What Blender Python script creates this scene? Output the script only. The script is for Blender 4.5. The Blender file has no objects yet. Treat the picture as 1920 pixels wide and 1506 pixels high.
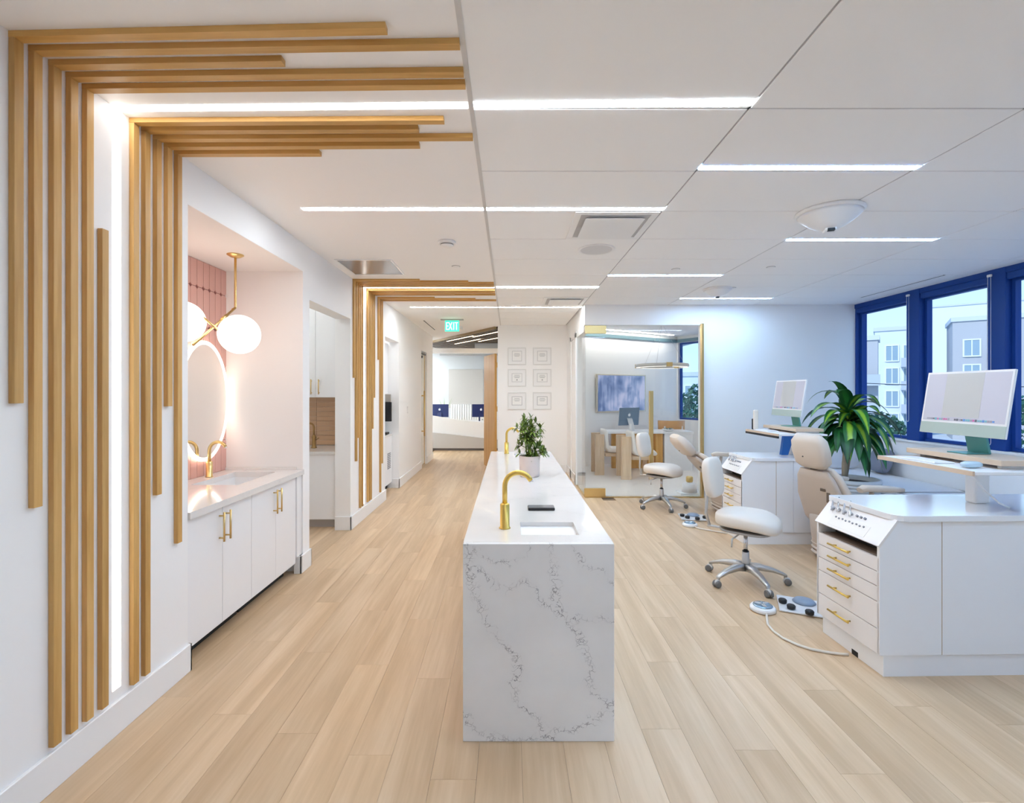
import bpy, bmesh, math, random
from mathutils import Vector, Matrix
R = random.Random(7)
S = bpy.context.scene
COL = S.collection
PI = math.pi
F, VX, HY, H = 907.0, 955.0, 735.0, 1.53      # focal length in px, vanishing point, eye height

# ------------------------------------------------------------------ camera, sky, exposure
cam = bpy.data.cameras.new('camera')
cam.sensor_width = 36; cam.sensor_fit = 'HORIZONTAL'
cam.lens = F / 1920 * 36
cam.shift_x = 5 / 1920; cam.shift_y = -18 / 1920
cam.clip_start = 0.05; cam.clip_end = 400
co = bpy.data.objects.new('camera', cam); COL.objects.link(co)
co.location = (0, 0, H); co.rotation_euler = (PI / 2, 0, 0)
S.camera = co
S.view_settings.view_transform = 'Standard'; S.view_settings.look = 'None'
S.view_settings.gamma = 1; S.view_settings.use_curve_mapping = False
S.view_settings.exposure = 1.41
S.cycles.max_bounces = 20; S.cycles.diffuse_bounces = 14; S.cycles.glossy_bounces = 6; S.cycles.transparent_max_bounces = 12
S.cycles.sample_clamp_indirect = 6
STRIP, GLOBE, RINGE, SKY = 19.0, 1.2, 1.45, .54
sun = bpy.data.lights.new('sun', 'SUN'); sun.energy = 1.5; sun.angle = .05; sun.color = (1, .97, .92)
so = bpy.data.objects.new('sun', sun); COL.objects.link(so); so.rotation_euler = (math.radians(50), 0, math.radians(-58))

w = bpy.data.worlds.new('sky'); S.world = w; w.use_nodes = True
nt = w.node_tree; nt.nodes.clear()
wo = nt.nodes.new('ShaderNodeOutputWorld'); bg = nt.nodes.new('ShaderNodeBackground')
tc = nt.nodes.new('ShaderNodeTexCoord'); sp = nt.nodes.new('ShaderNodeSeparateXYZ')
rp = nt.nodes.new('ShaderNodeValToRGB')
e = rp.color_ramp.elements
e[0].position = 0.0; e[0].color = (0.72, 0.90, 1.0, 1)
e[1].position = 0.75; e[1].color = (0.16, 0.40, 0.95, 1)
n = e.new(0.16); n.color = (0.58, 0.82, 1.0, 1)
n = e.new(0.32); n.color = (0.32, 0.62, 1.0, 1)
nt.links.new(tc.outputs['Generated'], sp.inputs[0]); nt.links.new(sp.outputs[2], rp.inputs[0])
nt.links.new(rp.outputs[0], bg.inputs[0]); bg.inputs[1].default_value = SKY
nt.links.new(bg.outputs[0], wo.inputs[0])

# ------------------------------------------------------------------ materials
MATS = {}
def mat(name, col=(.8, .8, .8), rough=.5, metal=0., emit=0., spec=.5, bump=0., bscale=200., coat=0.):
    if name in MATS: return MATS[name]
    m = bpy.data.materials.new(name); m.use_nodes = True
    b = m.node_tree.nodes['Principled BSDF']
    b.inputs['Base Color'].default_value = (*col, 1)
    b.inputs['Roughness'].default_value = rough
    b.inputs['Metallic'].default_value = metal
    b.inputs['Specular IOR Level'].default_value = spec
    b.inputs['Coat Weight'].default_value = coat
    if emit:
        b.inputs['Emission Color'].default_value = (*col, 1)
        b.inputs['Emission Strength'].default_value = emit
    if bump:
        N, L = m.node_tree.nodes, m.node_tree.links
        t = N.new('ShaderNodeTexCoord'); no = N.new('ShaderNodeTexNoise'); bu = N.new('ShaderNodeBump')
        no.inputs['Scale'].default_value = bscale; bu.inputs['Strength'].default_value = bump; bu.inputs['Distance'].default_value = .002
        L.new(t.outputs['Object'], no.inputs['Vector']); L.new(no.outputs[0], bu.inputs['Height']); L.new(bu.outputs[0], b.inputs['Normal'])
    MATS[name] = m
    return m
class NB:                                       # small node builder
    def __init__(s, name, rough=.5, spec=.5):
        s.m = bpy.data.materials.new(name); s.m.use_nodes = True
        s.N, s.L = s.m.node_tree.nodes, s.m.node_tree.links
        s.b = s.N['Principled BSDF']; s.b.inputs['Roughness'].default_value = rough; s.b.inputs['Specular IOR Level'].default_value = spec
        MATS[name] = s.m
    def n(s, t, **k):
        x = s.N.new(t)
        for a, v in k.items(): setattr(x, a, v)
        return x
    def put(s, sock, v):
        if hasattr(v, 'links') or isinstance(v, bpy.types.NodeSocket): s.L.new(v, sock)
        else: sock.default_value = v
    def math(s, op, a, b=0., c=0.):
        x = s.n('ShaderNodeMath', operation=op)
        s.put(x.inputs[0], a); s.put(x.inputs[1], b); s.put(x.inputs[2], c)
        return x.outputs[0]
    def vmath(s, op, a, b):
        x = s.n('ShaderNodeVectorMath', operation=op); s.put(x.inputs[0], a); s.put(x.inputs[1], b)
        return x.outputs[0]
    def noise(s, v, scale, detail=2., rough=.5, dist=0.):
        x = s.n('ShaderNodeTexNoise'); s.put(x.inputs['Vector'], v)
        x.inputs['Scale'].default_value = scale; x.inputs['Detail'].default_value = detail
        x.inputs['Roughness'].default_value = rough; x.inputs['Distortion'].default_value = dist
        return x.outputs[0]
    def ramp(s, f, stops):
        x = s.n('ShaderNodeValToRGB'); s.put(x.inputs[0], f)
        el = x.color_ramp.elements
        for i, (p, c) in enumerate(stops):
            q = el[i] if i < 2 else el.new(p)
            q.position = p; q.color = (*c, 1)
        return x.outputs[0]
    def mix(s, f, a, b, mode='MIX'):
        x = s.n('ShaderNodeMix', data_type='RGBA', blend_type=mode)
        s.put(x.inputs[0], f); s.put(x.inputs[6], a); s.put(x.inputs[7], b)
        return x.outputs[2]
    def base(s, v): s.put(s.b.inputs['Base Color'], v)
    def bump(s, h, st=.2, d=.002):
        x = s.n('ShaderNodeBump'); s.put(x.inputs['Height'], h); x.inputs['Strength'].default_value = st; x.inputs['Distance'].default_value = d
        s.L.new(x.outputs[0], s.b.inputs['Normal'])

def wood(name, axis, dark, mid, light, rough=.45, vary=.2, grain=1.0, lo=.30):
    k = NB(name, rough)
    oi = k.n('ShaderNodeObjectInfo'); tcn = k.n('ShaderNodeTexCoord'); ge = k.n('ShaderNodeNewGeometry')
    v = tcn.outputs['Object']
    sc = {'X': (.9, 14, 14), 'Y': (14, .9, 14), 'Z': (14, 14, .9)}[axis]
    r = k.math('FRACT', k.math('ADD', k.math('MULTIPLY', oi.outputs['Random'], 7.3), k.math('MULTIPLY', ge.outputs['Random Per Island'], 5.1)))
    cx = k.n('ShaderNodeCombineXYZ'); k.put(cx.inputs[0], k.math('MULTIPLY', r, 37.)); k.put(cx.inputs[1], k.math('MULTIPLY', r, 91.)); k.put(cx.inputs[2], k.math('MULTIPLY', r, 53.))
    p = k.vmath('MULTIPLY', k.vmath('ADD', v, cx.outputs[0]), sc)
    a = k.noise(p, 1.0 * grain, 4, .55, .6); b2 = k.noise(p, 6. * grain, 3, .6)
    f = k.math('ADD', k.math('MULTIPLY', a, .75), k.math('MULTIPLY', b2, .25))
    c = k.ramp(f, [(lo, dark), (1 - lo, light), (.5, mid)])
    hv = k.n('ShaderNodeHueSaturation'); k.put(hv.inputs['Color'], c)
    k.put(hv.inputs['Value'], k.math('ADD', 1 - vary / 2, k.math('MULTIPLY', r, vary)))
    k.base(hv.outputs[0]); k.bump(b2, .08, .001)
    return k.m

W_WALL = mat('white_wall_paint', (.90, .895, .89), .55, bump=.03, bscale=350)
W_CEIL = mat('white_ceiling_paint', (.92, .91, .905), .7, bump=.03, bscale=350)
W_TILE = mat('ceiling_tile_white', (.92, .92, .92), .85, bump=.12, bscale=700)
W_TRIM = mat('white_trim_gloss', (.86, .86, .86), .3)
W_CAB = mat('white_cabinet_lacquer', (.86, .86, .87), .32)
W_PLAST = mat('white_plastic', (.85, .85, .85), .3)
GREY_BAR = mat('grey_grid_bar', (.42, .42, .43), .5)
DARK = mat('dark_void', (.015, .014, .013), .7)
BLACK = mat('black_rubber', (.012, .012, .014), .45)
STEEL = mat('chrome_steel', (.72, .72, .74), .18, 1.)
ALU = mat('satin_aluminium', (.62, .61, .60), .38, .9)
GOLD = mat('brushed_gold', (.76, .55, .24), .3, 1.)
BRASS = mat('satin_brass', (.72, .50, .20), .32, 1.)
BRONZE = mat('dark_bronze', (.38, .23, .09), .3, 1.)
CREAM = mat('cream_leather', (.68, .575, .475), .42, bump=.06, bscale=260)
STOOLC = mat('pale_cream_leather', (.76, .685, .60), .4, bump=.05, bscale=260)
BEIGE = mat('beige_shell_plastic', (.52, .43, .355), .38)
FABW = mat('white_bench_fabric', (.84, .84, .85), .8, bump=.25, bscale=500)
SHADEFAB = mat('pillow_shadow_fabric', (.22, .24, .30), .85, bump=.25, bscale=500)  # dark tone stands in for the shadow beside the white pillow
SKYLIT = mat('sky_lit_window_metal', (.010, .055, .27), .45, .0, spec=.25)  # black frame metal with the sky's blue light mixed into its colour
TEAL = mat('teal_anodised', (.10, .30, .29), .35, .5)
CHIN = mat('pale_green_chin', (.42, .49, .43), .35)
NAVYBACK = mat('navy_computer_back', (.012, .025, .12), .3)
SLATEBACK = mat('slate_computer_back', (.14, .22, .32), .35)
SOIL = mat('dark_soil', (.05, .03, .02), .9, bump=.5, bscale=80)
PINKPOT = mat('blush_ceramic', (.80, .68, .62), .4)
PLANTERM = mat('grey_white_planter', (.70, .73, .75), .5)
PINK = mat('pink_glazed_tile', (.66, .37, .315), .22, coat=.3)
GROUT = mat('maroon_grout', (.22, .07, .06), .8)
KTILE = mat('tan_glazed_tile', (.58, .37, .22), .22, coat=.3)
KGROUT = mat('pale_tan_grout', (.72, .55, .40), .8)
GREYP = mat('grey_metal_panel', (.36, .34, .34), .25, .5)
BASIN = mat('white_basin_ceramic', (.82, .82, .82), .12)
MIRROR = mat('mirror_silver', (.9, .88, .85), .02, 1.)
STRIPM = mat('light_strip_lens', (.91, .985, 1.05), .5, emit=STRIP)
STRIPF = mat('far_strip_lens', (.92, .985, 1.03), .5, emit=STRIP * 1.5)
STRIPO = mat('office_strip_lens', (1, .95, .88), .5, emit=9.)
STRIPR = mat('added_side_room_lens', (.9, .98, 1.0), .5, emit=STRIP * 1.3)
STRIPP = mat('portal_strip_lens', (1.0, .985, .96), .5, emit=4.2)
STRIPC = mat('cool_strip_lens', (.55, .85, 1.26), .5, emit=STRIP * 1.35)
STRIPW = mat('warm_strip_lens', (1.0, .96, .90), .5, emit=1.7)
GLOBEM = mat('opal_globe_glow', (1.0, .90, .78), .3, emit=GLOBE)
RINGM = mat('mirror_ring_glow', (1.0, .87, .74), .3, emit=RINGE)
EXITM = mat('exit_green_glow', (.05, .62, .38), .3, emit=.55)
PAPER = mat('certificate_paper', (.86, .86, .85), .6)
INK = mat('grey_print', (.42, .42, .43), .7)
FRAMEM = mat('pale_picture_frame', (.74, .74, .73), .35)
OFFLOOR = mat('pale_office_floor', (.84, .80, .76), .25)
BLUEP = mat('blue_pedal_plastic', (.25, .33, .45), .3)
SLATE = wood('slat_oak_upright', 'Z', (.45, .24, .062), (.59, .345, .108), (.70, .44, .17))
SLATX = wood('slat_oak_level', 'X', (.45, .235, .052), (.58, .33, .092), (.68, .415, .145))
PLANK = wood('floor_oak_plank', 'Y', (.53, .365, .215), (.61, .435, .27), (.69, .515, .34), rough=.38, grain=.55, vary=.12, lo=.37)
OAKZ = wood('pale_oak_upright', 'Z', (.56, .38, .23), (.67, .48, .31), (.76, .58, .40))
OAKX = wood('pale_oak_level', 'X', (.56, .38, .23), (.67, .48, .31), (.76, .58, .40))
HONEY = wood('honey_oak_upright', 'Z', (.58, .29, .07), (.68, .37, .10), (.76, .45, .14))
WALN = wood('walnut_baffle', 'X', (.06, .04, .025), (.10, .065, .04), (.16, .10, .06))

def glass(name, tint, refl=.06, rough=0.):
    k = NB(name)
    t = k.n('ShaderNodeBsdfTransparent'); t.inputs[0].default_value = (*tint, 1)
    g = k.n('ShaderNodeBsdfGlossy'); g.inputs['Roughness'].default_value = rough
    lw = k.n('ShaderNodeLayerWeight'); lw.inputs[0].default_value = .5
    mx = k.n('ShaderNodeMixShader'); k.put(mx.inputs[0], k.math('MULTIPLY', k.math('ADD', .03, k.math('MULTIPLY', k.math('POWER', lw.outputs['Facing'], 5.), .9)), refl))
    k.L.new(t.outputs[0], mx.inputs[1]); k.L.new(g.outputs[0], mx.inputs[2])
    k.L.new(mx.outputs[0], k.N['Material Output'].inputs['Surface'])
    return k.m
GLASS = glass('clear_glass', (.96, .98, .98), .9)
WINGLASS = glass('blue_tinted_glass', (.90, .96, 1.0), .5)

def marble(name, strong):
    k = NB(name, .12); k.b.inputs['Coat Weight'].default_value = .2
    tcn = k.n('ShaderNodeTexCoord'); v = tcn.outputs['Object']
    wob = k.n('ShaderNodeTexNoise'); k.put(wob.inputs['Vector'], v); wob.inputs['Scale'].default_value = 14.; wob.inputs['Detail'].default_value = 4.
    d = k.vmath('SCALE', k.vmath('SUBTRACT', wob.outputs[1], (.5, .5, .5)), (0, 0, 0)); d.node.inputs['Scale'].default_value = .10
    p = k.vmath('ADD', v, d)
    s = k.n('ShaderNodeSeparateXYZ'); k.put(s.inputs[0], p)
    def curve(x, pts):
        c = k.n('ShaderNodeFloatCurve'); k.put(c.inputs['Value'], x)
        cu = c.mapping.curves[0]
        cu.points[0].location = pts[0]; cu.points[1].location = pts[-1]
        for q in pts[1:-1]: cu.points.new(*q)
        c.mapping.update(); return c.outputs[0]
    u = k.math('ADD', s.outputs[0], .203) ; z = s.outputs[2]
    if strong:
        dA = k.math('ABSOLUTE', k.math('SUBTRACT', z, curve(u, [(0, .82), (.1, .72), (.17, .675), (.26, .69), (.36, .60), (.45, .54), (.55, .535), (.66, .53), (1, .5)])))
        dB = k.math('ABSOLUTE', k.math('SUBTRACT', u, curve(z, [(0, .40), (.05, .36), (.12, .29), (.22, .225), (.35, .235), (.42, .19), (.5, .12), (.6, .07), (.68, .05), (1, -.0)])))
        dC = k.math('ABSOLUTE', k.math('SUBTRACT', u, curve(z, [(0, .76), (.16, .63), (.22, .57), (.35, .555), (.45, .51), (.6, .42), (.75, .40), (1, .36)])))
        dD = k.math('ABSOLUTE', k.math('SUBTRACT', z, curve(u, [(0, .12), (.1, .03), (.2, .0), (.34, .02), (.45, .05), (.55, .08), (.66, .17), (1, .3)])))
        dE = k.math('ABSOLUTE', k.math('SUBTRACT', z, curve(u, [(0, .90), (.2, .78), (.4, .92), (.52, .78), (.6, .74), (.66, .69), (1, .5)])))
        dist = k.math('MINIMUM', k.math('MINIMUM', k.math('MINIMUM', dA, dB), k.math('MINIMUM', dC, dD)), k.math('ADD', dE, .006))
        band = k.math('SUBTRACT', 1., k.math('MULTIPLY', dist, 42.), ); band.node.use_clamp = True
        halo = k.math('SUBTRACT', 1., k.math('MULTIPLY', dist, 14.)); halo.node.use_clamp = True
    else:
        nn = k.noise(p, 1.6, 2)
        dist = k.math('ABSOLUTE', k.math('SUBTRACT', nn, .5))
        band = k.math('SUBTRACT', 1., k.math('MULTIPLY', dist, 30.)); band.node.use_clamp = True
        halo = band
    vo = k.n('ShaderNodeTexVoronoi', feature='DISTANCE_TO_EDGE'); vo.inputs['Scale'].default_value = 26.
    k.put(vo.inputs['Vector'], k.vmath('ADD', p, d))
    cr = k.math('SUBTRACT', 1., k.math('MULTIPLY', vo.outputs[0], 16.)); cr.node.use_clamp = True
    fade = k.ramp(k.noise(v, 9., 3), [(.30, (0, 0, 0)), (.52, (1, 1, 1))])
    mask = k.math('MULTIPLY', k.math('MULTIPLY', cr, band), fade)
    f = k.math('ADD', k.math('MULTIPLY', mask, 1.0 if strong else .18), k.math('MULTIPLY', halo, .045 if strong else .01))
    cloud = k.ramp(k.noise(v, 3., 3), [(.35, (.80, .795, .79)), (.65, (.855, .85, .845))] if strong else [(.35, (.73, .705, .68)), (.65, (.77, .745, .72))])
    f.node.use_clamp = True; k.base(k.mix(f, cloud, (.20, .19, .205, 1)))
    return k.m
MARB = marble('white_quartz_veined', True)
MARBT = marble('white_quartz_top', False)

# ------------------------------------------------------------------ mesh helpers
def bm_(): return bmesh.new()
def box(bm, x0, x1, y0, y1, z0, z1, bev=0., seg=2, mi=0, M=None):
    t = bmesh.new()
    vs = [t.verts.new(p) for p in ((x0, y0, z0), (x1, y0, z0), (x1, y1, z0), (x0, y1, z0), (x0, y0, z1), (x1, y0, z1), (x1, y1, z1), (x0, y1, z1))]
    for f in ((3, 2, 1, 0), (4, 5, 6, 7), (0, 1, 5, 4), (1, 2, 6, 5), (2, 3, 7, 6), (3, 0, 4, 7)): t.faces.new([vs[i] for i in f])
    if bev: bmesh.ops.bevel(t, geom=t.edges[:], offset=bev, segments=seg, affect='EDGES', profile=.5)
    merge(bm, t, M, mi); return bm
def merge(bm, t, M=None, mi=0):
    mp = {}
    for v in t.verts: mp[v] = bm.verts.new(M @ v.co if M else v.co)
    for f in t.faces:
        try: q = bm.faces.new([mp[v] for v in f.verts])
        except ValueError: continue
        q.material_index = mi; q.smooth = f.smooth
    t.free()
def prism(bm, pts, axis, a, b, mi=0, bev=0.):
    """extrude a 2-D outline along axis: X takes (y,z), Y takes (x,z), Z takes (x,y)"""
    t = bmesh.new()
    mk = {'X': lambda p, s: (s, p[0], p[1]), 'Y': lambda p, s: (p[0], s, p[1]), 'Z': lambda p, s: (p[0], p[1], s)}[axis]
    lo = [t.verts.new(mk(p, a)) for p in pts]; hi = [t.verts.new(mk(p, b)) for p in pts]
    t.faces.new(lo[::-1]); t.faces.new(hi)
    for i in range(len(pts)):
        j = (i + 1) % len(pts); t.faces.new((lo[i], lo[j], hi[j], hi[i]))
    bmesh.ops.recalc_face_normals(t, faces=t.faces[:])
    if bev: bmesh.ops.bevel(t, geom=t.edges[:], offset=bev, segments=2, affect='EDGES', profile=.5)
    merge(bm, t, None, mi); return bm
def hexa(bm, lo, hi, mi=0):
    """eight corners: lo four (ccw from above), hi four"""
    v = [bm.verts.new(p) for p in list(lo) + list(hi)]
    for f in ((3, 2, 1, 0), (4, 5, 6, 7), (0, 1, 5, 4), (1, 2, 6, 5), (2, 3, 7, 6), (3, 0, 4, 7)):
        q = bm.faces.new([v[i] for i in f]); q.material_index = mi
    return bm
def ring_loft(bm, rings, cap=True, closed=False, mi=0):
    rs = [[bm.verts.new(p) for p in r] for r in rings]
    n = len(rs[0]); m = len(rs)
    for i in range(m if closed else m - 1):
        a, b = rs[i], rs[(i + 1) % m]
        for j in range(n):
            q = bm.faces.new((a[j], a[(j + 1) % n], b[(j + 1) % n], b[j])); q.smooth = True; q.material_index = mi
    if cap and not closed:
        for r, rev in ((rs[0], True), (rs[-1], False)):
            q = bm.faces.new(r[::-1] if rev else r); q.material_index = mi
    return bm
def tube(bm, pts, r, n=10, mi=0, cap=True):
    P = [Vector(p) for p in pts]; rad = r if isinstance(r, (list, tuple)) else [r] * len(P)
    rings = []; up = Vector((0, 0, 1)); prev = None
    for i, p in enumerate(P):
        d = (P[min(i + 1, len(P) - 1)] - P[max(i - 1, 0)]).normalized()
        if prev is None:
            a = up if abs(d.z) < .9 else Vector((1, 0, 0))
            s = d.cross(a).normalized()
        else:
            s = (prev - d * prev.dot(d)).normalized()
        prev = s; t = d.cross(s)
        rings.append([p + (s * math.cos(2 * PI * k / n) + t * math.sin(2 * PI * k / n)) * rad[i] for k in range(n)])
    return ring_loft(bm, rings, cap, mi=mi)
def lathe(bm, prof, c=(0, 0, 0), n=32, mi=0, cap=True):
    rings = [[(c[0] + r * math.cos(2 * PI * k / n), c[1] + r * math.sin(2 * PI * k / n), c[2] + z) for k in range(n)] for r, z in prof]
    return ring_loft(bm, rings, cap, mi=mi)
def sq(bm, a, b, c, e1=.5, e2=.5, M=None, nu=28, nv=14, mi=0):
    """superquadric pad; small e = boxier"""
    t = bmesh.new(); pw = lambda x, e: math.copysign(abs(x) ** e, x)
    rings = []
    for i in range(1, nv):
        ph = -PI / 2 + PI * i / nv
        rings.append([(a * pw(math.cos(ph), e1) * pw(math.cos(2 * PI * k / nu), e2), b * pw(math.cos(ph), e1) * pw(math.sin(2 * PI * k / nu), e2), c * pw(math.sin(ph), e1)) for k in range(nu)])
    ring_loft(t, rings, False)
    t.verts.ensure_lookup_table()
    lo, hi = t.verts.new((0, 0, -c)), t.verts.new((0, 0, c)); t.verts.ensure_lookup_table()
    L = (nv - 2) * nu
    for k in range(nu):
        f = t.faces.new((lo, t.verts[(k + 1) % nu], t.verts[k])); f.smooth = True
        f = t.faces.new((hi, t.verts[L + k], t.verts[L + (k + 1) % nu])); f.smooth = True
    merge(bm, t, M, mi); return bm
def slab(bm, path, e=.35, n=28, mi=0):
    """body along a path in the local xz plane: (x, z, width in y, thickness)"""
    rings = []; pw = lambda x: math.copysign(abs(x) ** e, x)
    for i, (x, z, wd, th) in enumerate(path):
        p, q = path[max(i - 1, 0)], path[min(i + 1, len(path) - 1)]
        d = Vector((q[0] - p[0], 0, q[1] - p[1])).normalized(); nn = Vector((-d.z, 0, d.x))
        rings.append([Vector((x, 0, z)) + nn * (th / 2 * pw(math.sin(2 * PI * k / n))) + Vector((0, wd / 2 * pw(math.cos(2 * PI * k / n)), 0)) for k in range(n)])
    return ring_loft(bm, rings, True, mi=mi)
def rot(ax, deg): return Matrix.Rotation(math.radians(deg), 4, ax)
def T(x, y, z): return Matrix.Translation((x, y, z))

def obj(name, bm, m, parent=None, kind=None, smooth=False, at=None):
    me = bpy.data.meshes.new(name)
    bmesh.ops.recalc_face_normals(bm, faces=bm.faces[:])
    bm.to_mesh(me); bm.free()
    for q in (m if isinstance(m, (list, tuple)) else [m]): me.materials.append(q)
    if smooth:
        for p in me.polygons: p.use_smooth = True
    o = bpy.data.objects.new(name, me); COL.objects.link(o)
    if parent is not None: o.parent = parent
    if kind: o['kind'] = kind
    if at: o.location = at
    return o
def tag(o, label, cat, group=None):
    o['label'] = label; o['category'] = cat
    if group: o['group'] = group
    return o
def thing(name, label, cat, loc=(0, 0, 0), rz=0., group=None):
    o = bpy.data.objects.new(name, None); COL.objects.link(o)
    o.location = loc; o.rotation_euler = (0, 0, math.radians(rz)); o.empty_display_size = .1
    return tag(o, label, cat, group)
def struct(name, bm, m, parent=None): return obj(name, bm, m, parent, 'structure')
def dup(o, loc=None, rz=None, label=None, parent=None):
    c = o.copy(); COL.objects.link(c)
    if parent is not None: c.parent = parent
    if loc is not None: c.location = loc
    if rz is not None: c.rotation_euler = (0, 0, math.radians(rz))
    if label: c['label'] = label
    for ch in list(o.children): dup(ch, parent=c)
    return c
# ================================================================== THE SETTING
CZ = 2.80
XW, XO = -1.76, -1.93                      # left wall face and its far side
XR = 5.05                                  # window wall face
YF = 7.05                                  # far wall face
OFF_C, OFF_L, OFF_E = (3.88, 11.2), (1.12, 9.6), (4.95, 9.35)   # corners of the glazed office

# --- floor: a subfloor with planks laid on it
fl = struct('floor', box(bm_(), -6, 5.3, -3.1, 17, -.12, -.012), mat('subfloor_dark', (.20, .13, .075), .8))
PW, PL, G = .182, 1.22, .0005
pb = bm_(); box(pb, -PW / 2 + G, PW / 2 - G, -PL / 2 + G, PL / 2 - G, -.012, 0)
plank0 = obj('plank', pb, PLANK, fl)
first = True; rest = bm_(); cand = []
ncol = int((5.2 + 1.95) / PW) + 2
for i in range(ncol):
    x = -1.95 + PW * (i + .5)
    y = -3.0 + (i * 0.447 % 1.0) * PL - PL / 2
    while y < 16.2:
        vis = 1.2 < y + PL / 2 and abs(x) < (y + PL / 2) * 1.1 + .2 and x > -1.95
        ins = (x < XR + .05 and y < 7.4) or (x < .0 and y < 16.2) or (x < 1.3 and y < 9.3)
        if ins: cand.append((y if vis and not (-.15 < x < .42 and 2.2 < y < 4.6) else 99, x, y))
        y += PL
cand.sort()
for k, (_, x, y) in enumerate(cand):
    if k < 285:
        o = plank0 if first else dup(plank0)
        o.location = (x, y, 0); first = False
    else: box(rest, x - PW / 2 + G, x + PW / 2 - G, y - PL / 2 + G, y + PL / 2 - G, -.012, 0)
for i in range(8):                          # kitchenette and alcove floor
    box(rest, -1.95 - PW * (i + 1) + G, -1.95 - PW * i - G, 4.2, 8.0, -.012, 0)
    box(rest, -1.95 - PW * (i + 1) + G, -1.95 - PW * i - G, 2.5, 4.2, -.012, 0)
o = obj('planking', rest, PLANK, fl); o['kind'] = 'stuff'
bm = bm_(); prism(bm, [(1.12, 7.10), (4.96, 7.10), (4.96, 9.36), OFF_C, OFF_L], 'Z', -.02, .004)
struct('floor_office', bm, OFFLOOR)

# --- ceilings
c = bm_(); box(c, -6, 5.4, -3.1, 7.2, CZ + .12, CZ + .22); box(c, -6, 5.3, 7.2, 17, CZ + .12, CZ + .22)
struct('ceiling_slab', c, W_CEIL)
bm = bm_()
prism(bm, [(-3.5, -3.1), (-.175, -3.1), (-.175, 9.3), (-.26, 9.44), (-1.91, 12.1), (-3.5, 12.1)], 'Z', CZ, CZ + .12)
prism(bm, [(1.092, 7.1), (5.2, 7.1), (5.2, 9.4), (3.9, 11.3), (1.092, 9.7)], 'Z', CZ, CZ + .12)
ceil = struct('ceiling', bm, W_CEIL)
X0, XS, Y0, YS = -.165, 1.24, 2.17, .615
gx = [X0 + XS * i for i in range(5)] + [XR + .1]
g = .005
tl = bm_(); tiles = []
for i in range(5):
    for k in range(-9, 12):
        ya, yb = Y0 + YS * k, Y0 + YS * (k + 1)
        if i == 0: yb = min(yb, 9.2)
        else: yb = min(yb, YF)
        if yb - ya < .05 or ya < -3.3: continue
        b = bm_(); box(b, gx[i] + g, gx[i + 1] - g, ya + g * .8, yb - g * .8, CZ, CZ + .02, .002, 1)
        obj('ceiling_tile', b, W_TILE, ceil)
for i in range(1, 5):
    b = bm_(); box(b, gx[i] - .012, gx[i] + .012, -3, YF if i > 1 else 9.2, CZ + .004, CZ + .03); obj('grid_bar', b, GREY_BAR, ceil)
for k in range(-8, 12):
    y = Y0 + YS * k
    b = bm_(); box(b, gx[0], gx[-1] if y < YF else 1.07, y - .012, y + .012, CZ + .004, CZ + .03)
    if y < 9.2: obj('grid_bar', b, GREY_BAR, ceil)
b = bm_(); box(b, X0 - .014, X0 + .006, -3, 9.2, CZ - .003, CZ + .03); obj('edge_bar', b, mat('edge_bar_grey', (.62, .61, .60), .4), ceil)

# --- left wall with its openings
def wl(y0, y1, z0=0, z1=CZ + .1): return (y0, y1, z0, z1)
bm = bm_()
for y0, y1, z0, z1 in (wl(-3.1, 2.647), wl(2.647, 4.125, 2.56), wl(4.125, 4.257), wl(4.257, 5.357, 2.34), wl(5.357, 6.85), wl(6.85, 7.71, 2.32), wl(7.71, 9.67), wl(9.67, 10.3, 2.36), wl(10.3, 11.1)):
    box(bm, XO, XW, y0, y1, z0, z1)
struct('wall_left', bm, W_WALL)
bm = bm_()
box(bm, -2.52, -2.424, 2.5, 4.257, 0, CZ); box(bm, -2.52, XO, 2.55, 2.647, 0, CZ); box(bm, -3.4, XO, 4.125, 4.257, 0, CZ)
box(bm, -2.52, XO, 2.6, 4.2, 2.56, 2.62); vt_ = .87
box(bm, -2.424, XW - .0006, 4.1225, 4.1249, vt_, 2.5595); box(bm, -2.424, XW - .0006, 2.6471, 2.6495, vt_, 2.5595); box(bm, -2.424, XW - .0006, 2.6471, 4.1249, 2.5572, 2.5599)
struct('wall_niche', bm, mat('warm_white_paint', (.84, .82, .80), .5))
bm = bm_()
box(bm, -3.5, -3.4, 4.1, 6.9, 0, CZ + .1); box(bm, -3.4, XO, 6.10, 6.22, 0, CZ + .1)
struct('wall_kitchenette', bm, W_WALL)
bm = bm_()
box(bm, -2.72, -2.62, 6.2, 7.8, 0, CZ + .1); box(bm, -2.72, XO, 7.71, 7.83, 0, CZ + .1)
struct('wall_alcove', bm, W_WALL)
# baseboards 15 cm
BB = .015
def base(name, x0, x1, y0, y1):
    b = bm_(); box(b, x0, x1, y0, y1, 0, .15, .003, 1); return struct(name, b, W_TRIM)
b = bm_()
box(b, XW, XW + BB, -3, 2.647 + BB, 0, .15, .003, 1); box(b, XO, XW + BB, 2.647, 2.647 + BB, 0, .15, .003, 1)
box(b, XW, XW + BB, 4.06, 4.257 + BB, 0, .15, .003, 1); box(b, XW - .05, XW + BB, 4.06, 4.06 + BB, 0, .15, .003, 1); box(b, XO, XW + BB, 4.257, 4.257 + BB, 0, .15, .003, 1)
box(b, XW, XW + BB, 5.357 - BB, 6.85 + BB, 0, .15, .003, 1); box(b, XO, XW + BB, 5.357 - BB, 5.357, 0, .15, .003, 1)
box(b, XW, XW + BB, 7.71 - BB, 9.67, 0, .15, .003, 1); box(b, XO, XW + BB, 7.71 - BB, 7.71, 0, .15, .003, 1)
box(b, XW, XW + BB, 10.3, 11.1 + BB, 0, .15, .003, 1)
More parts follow.
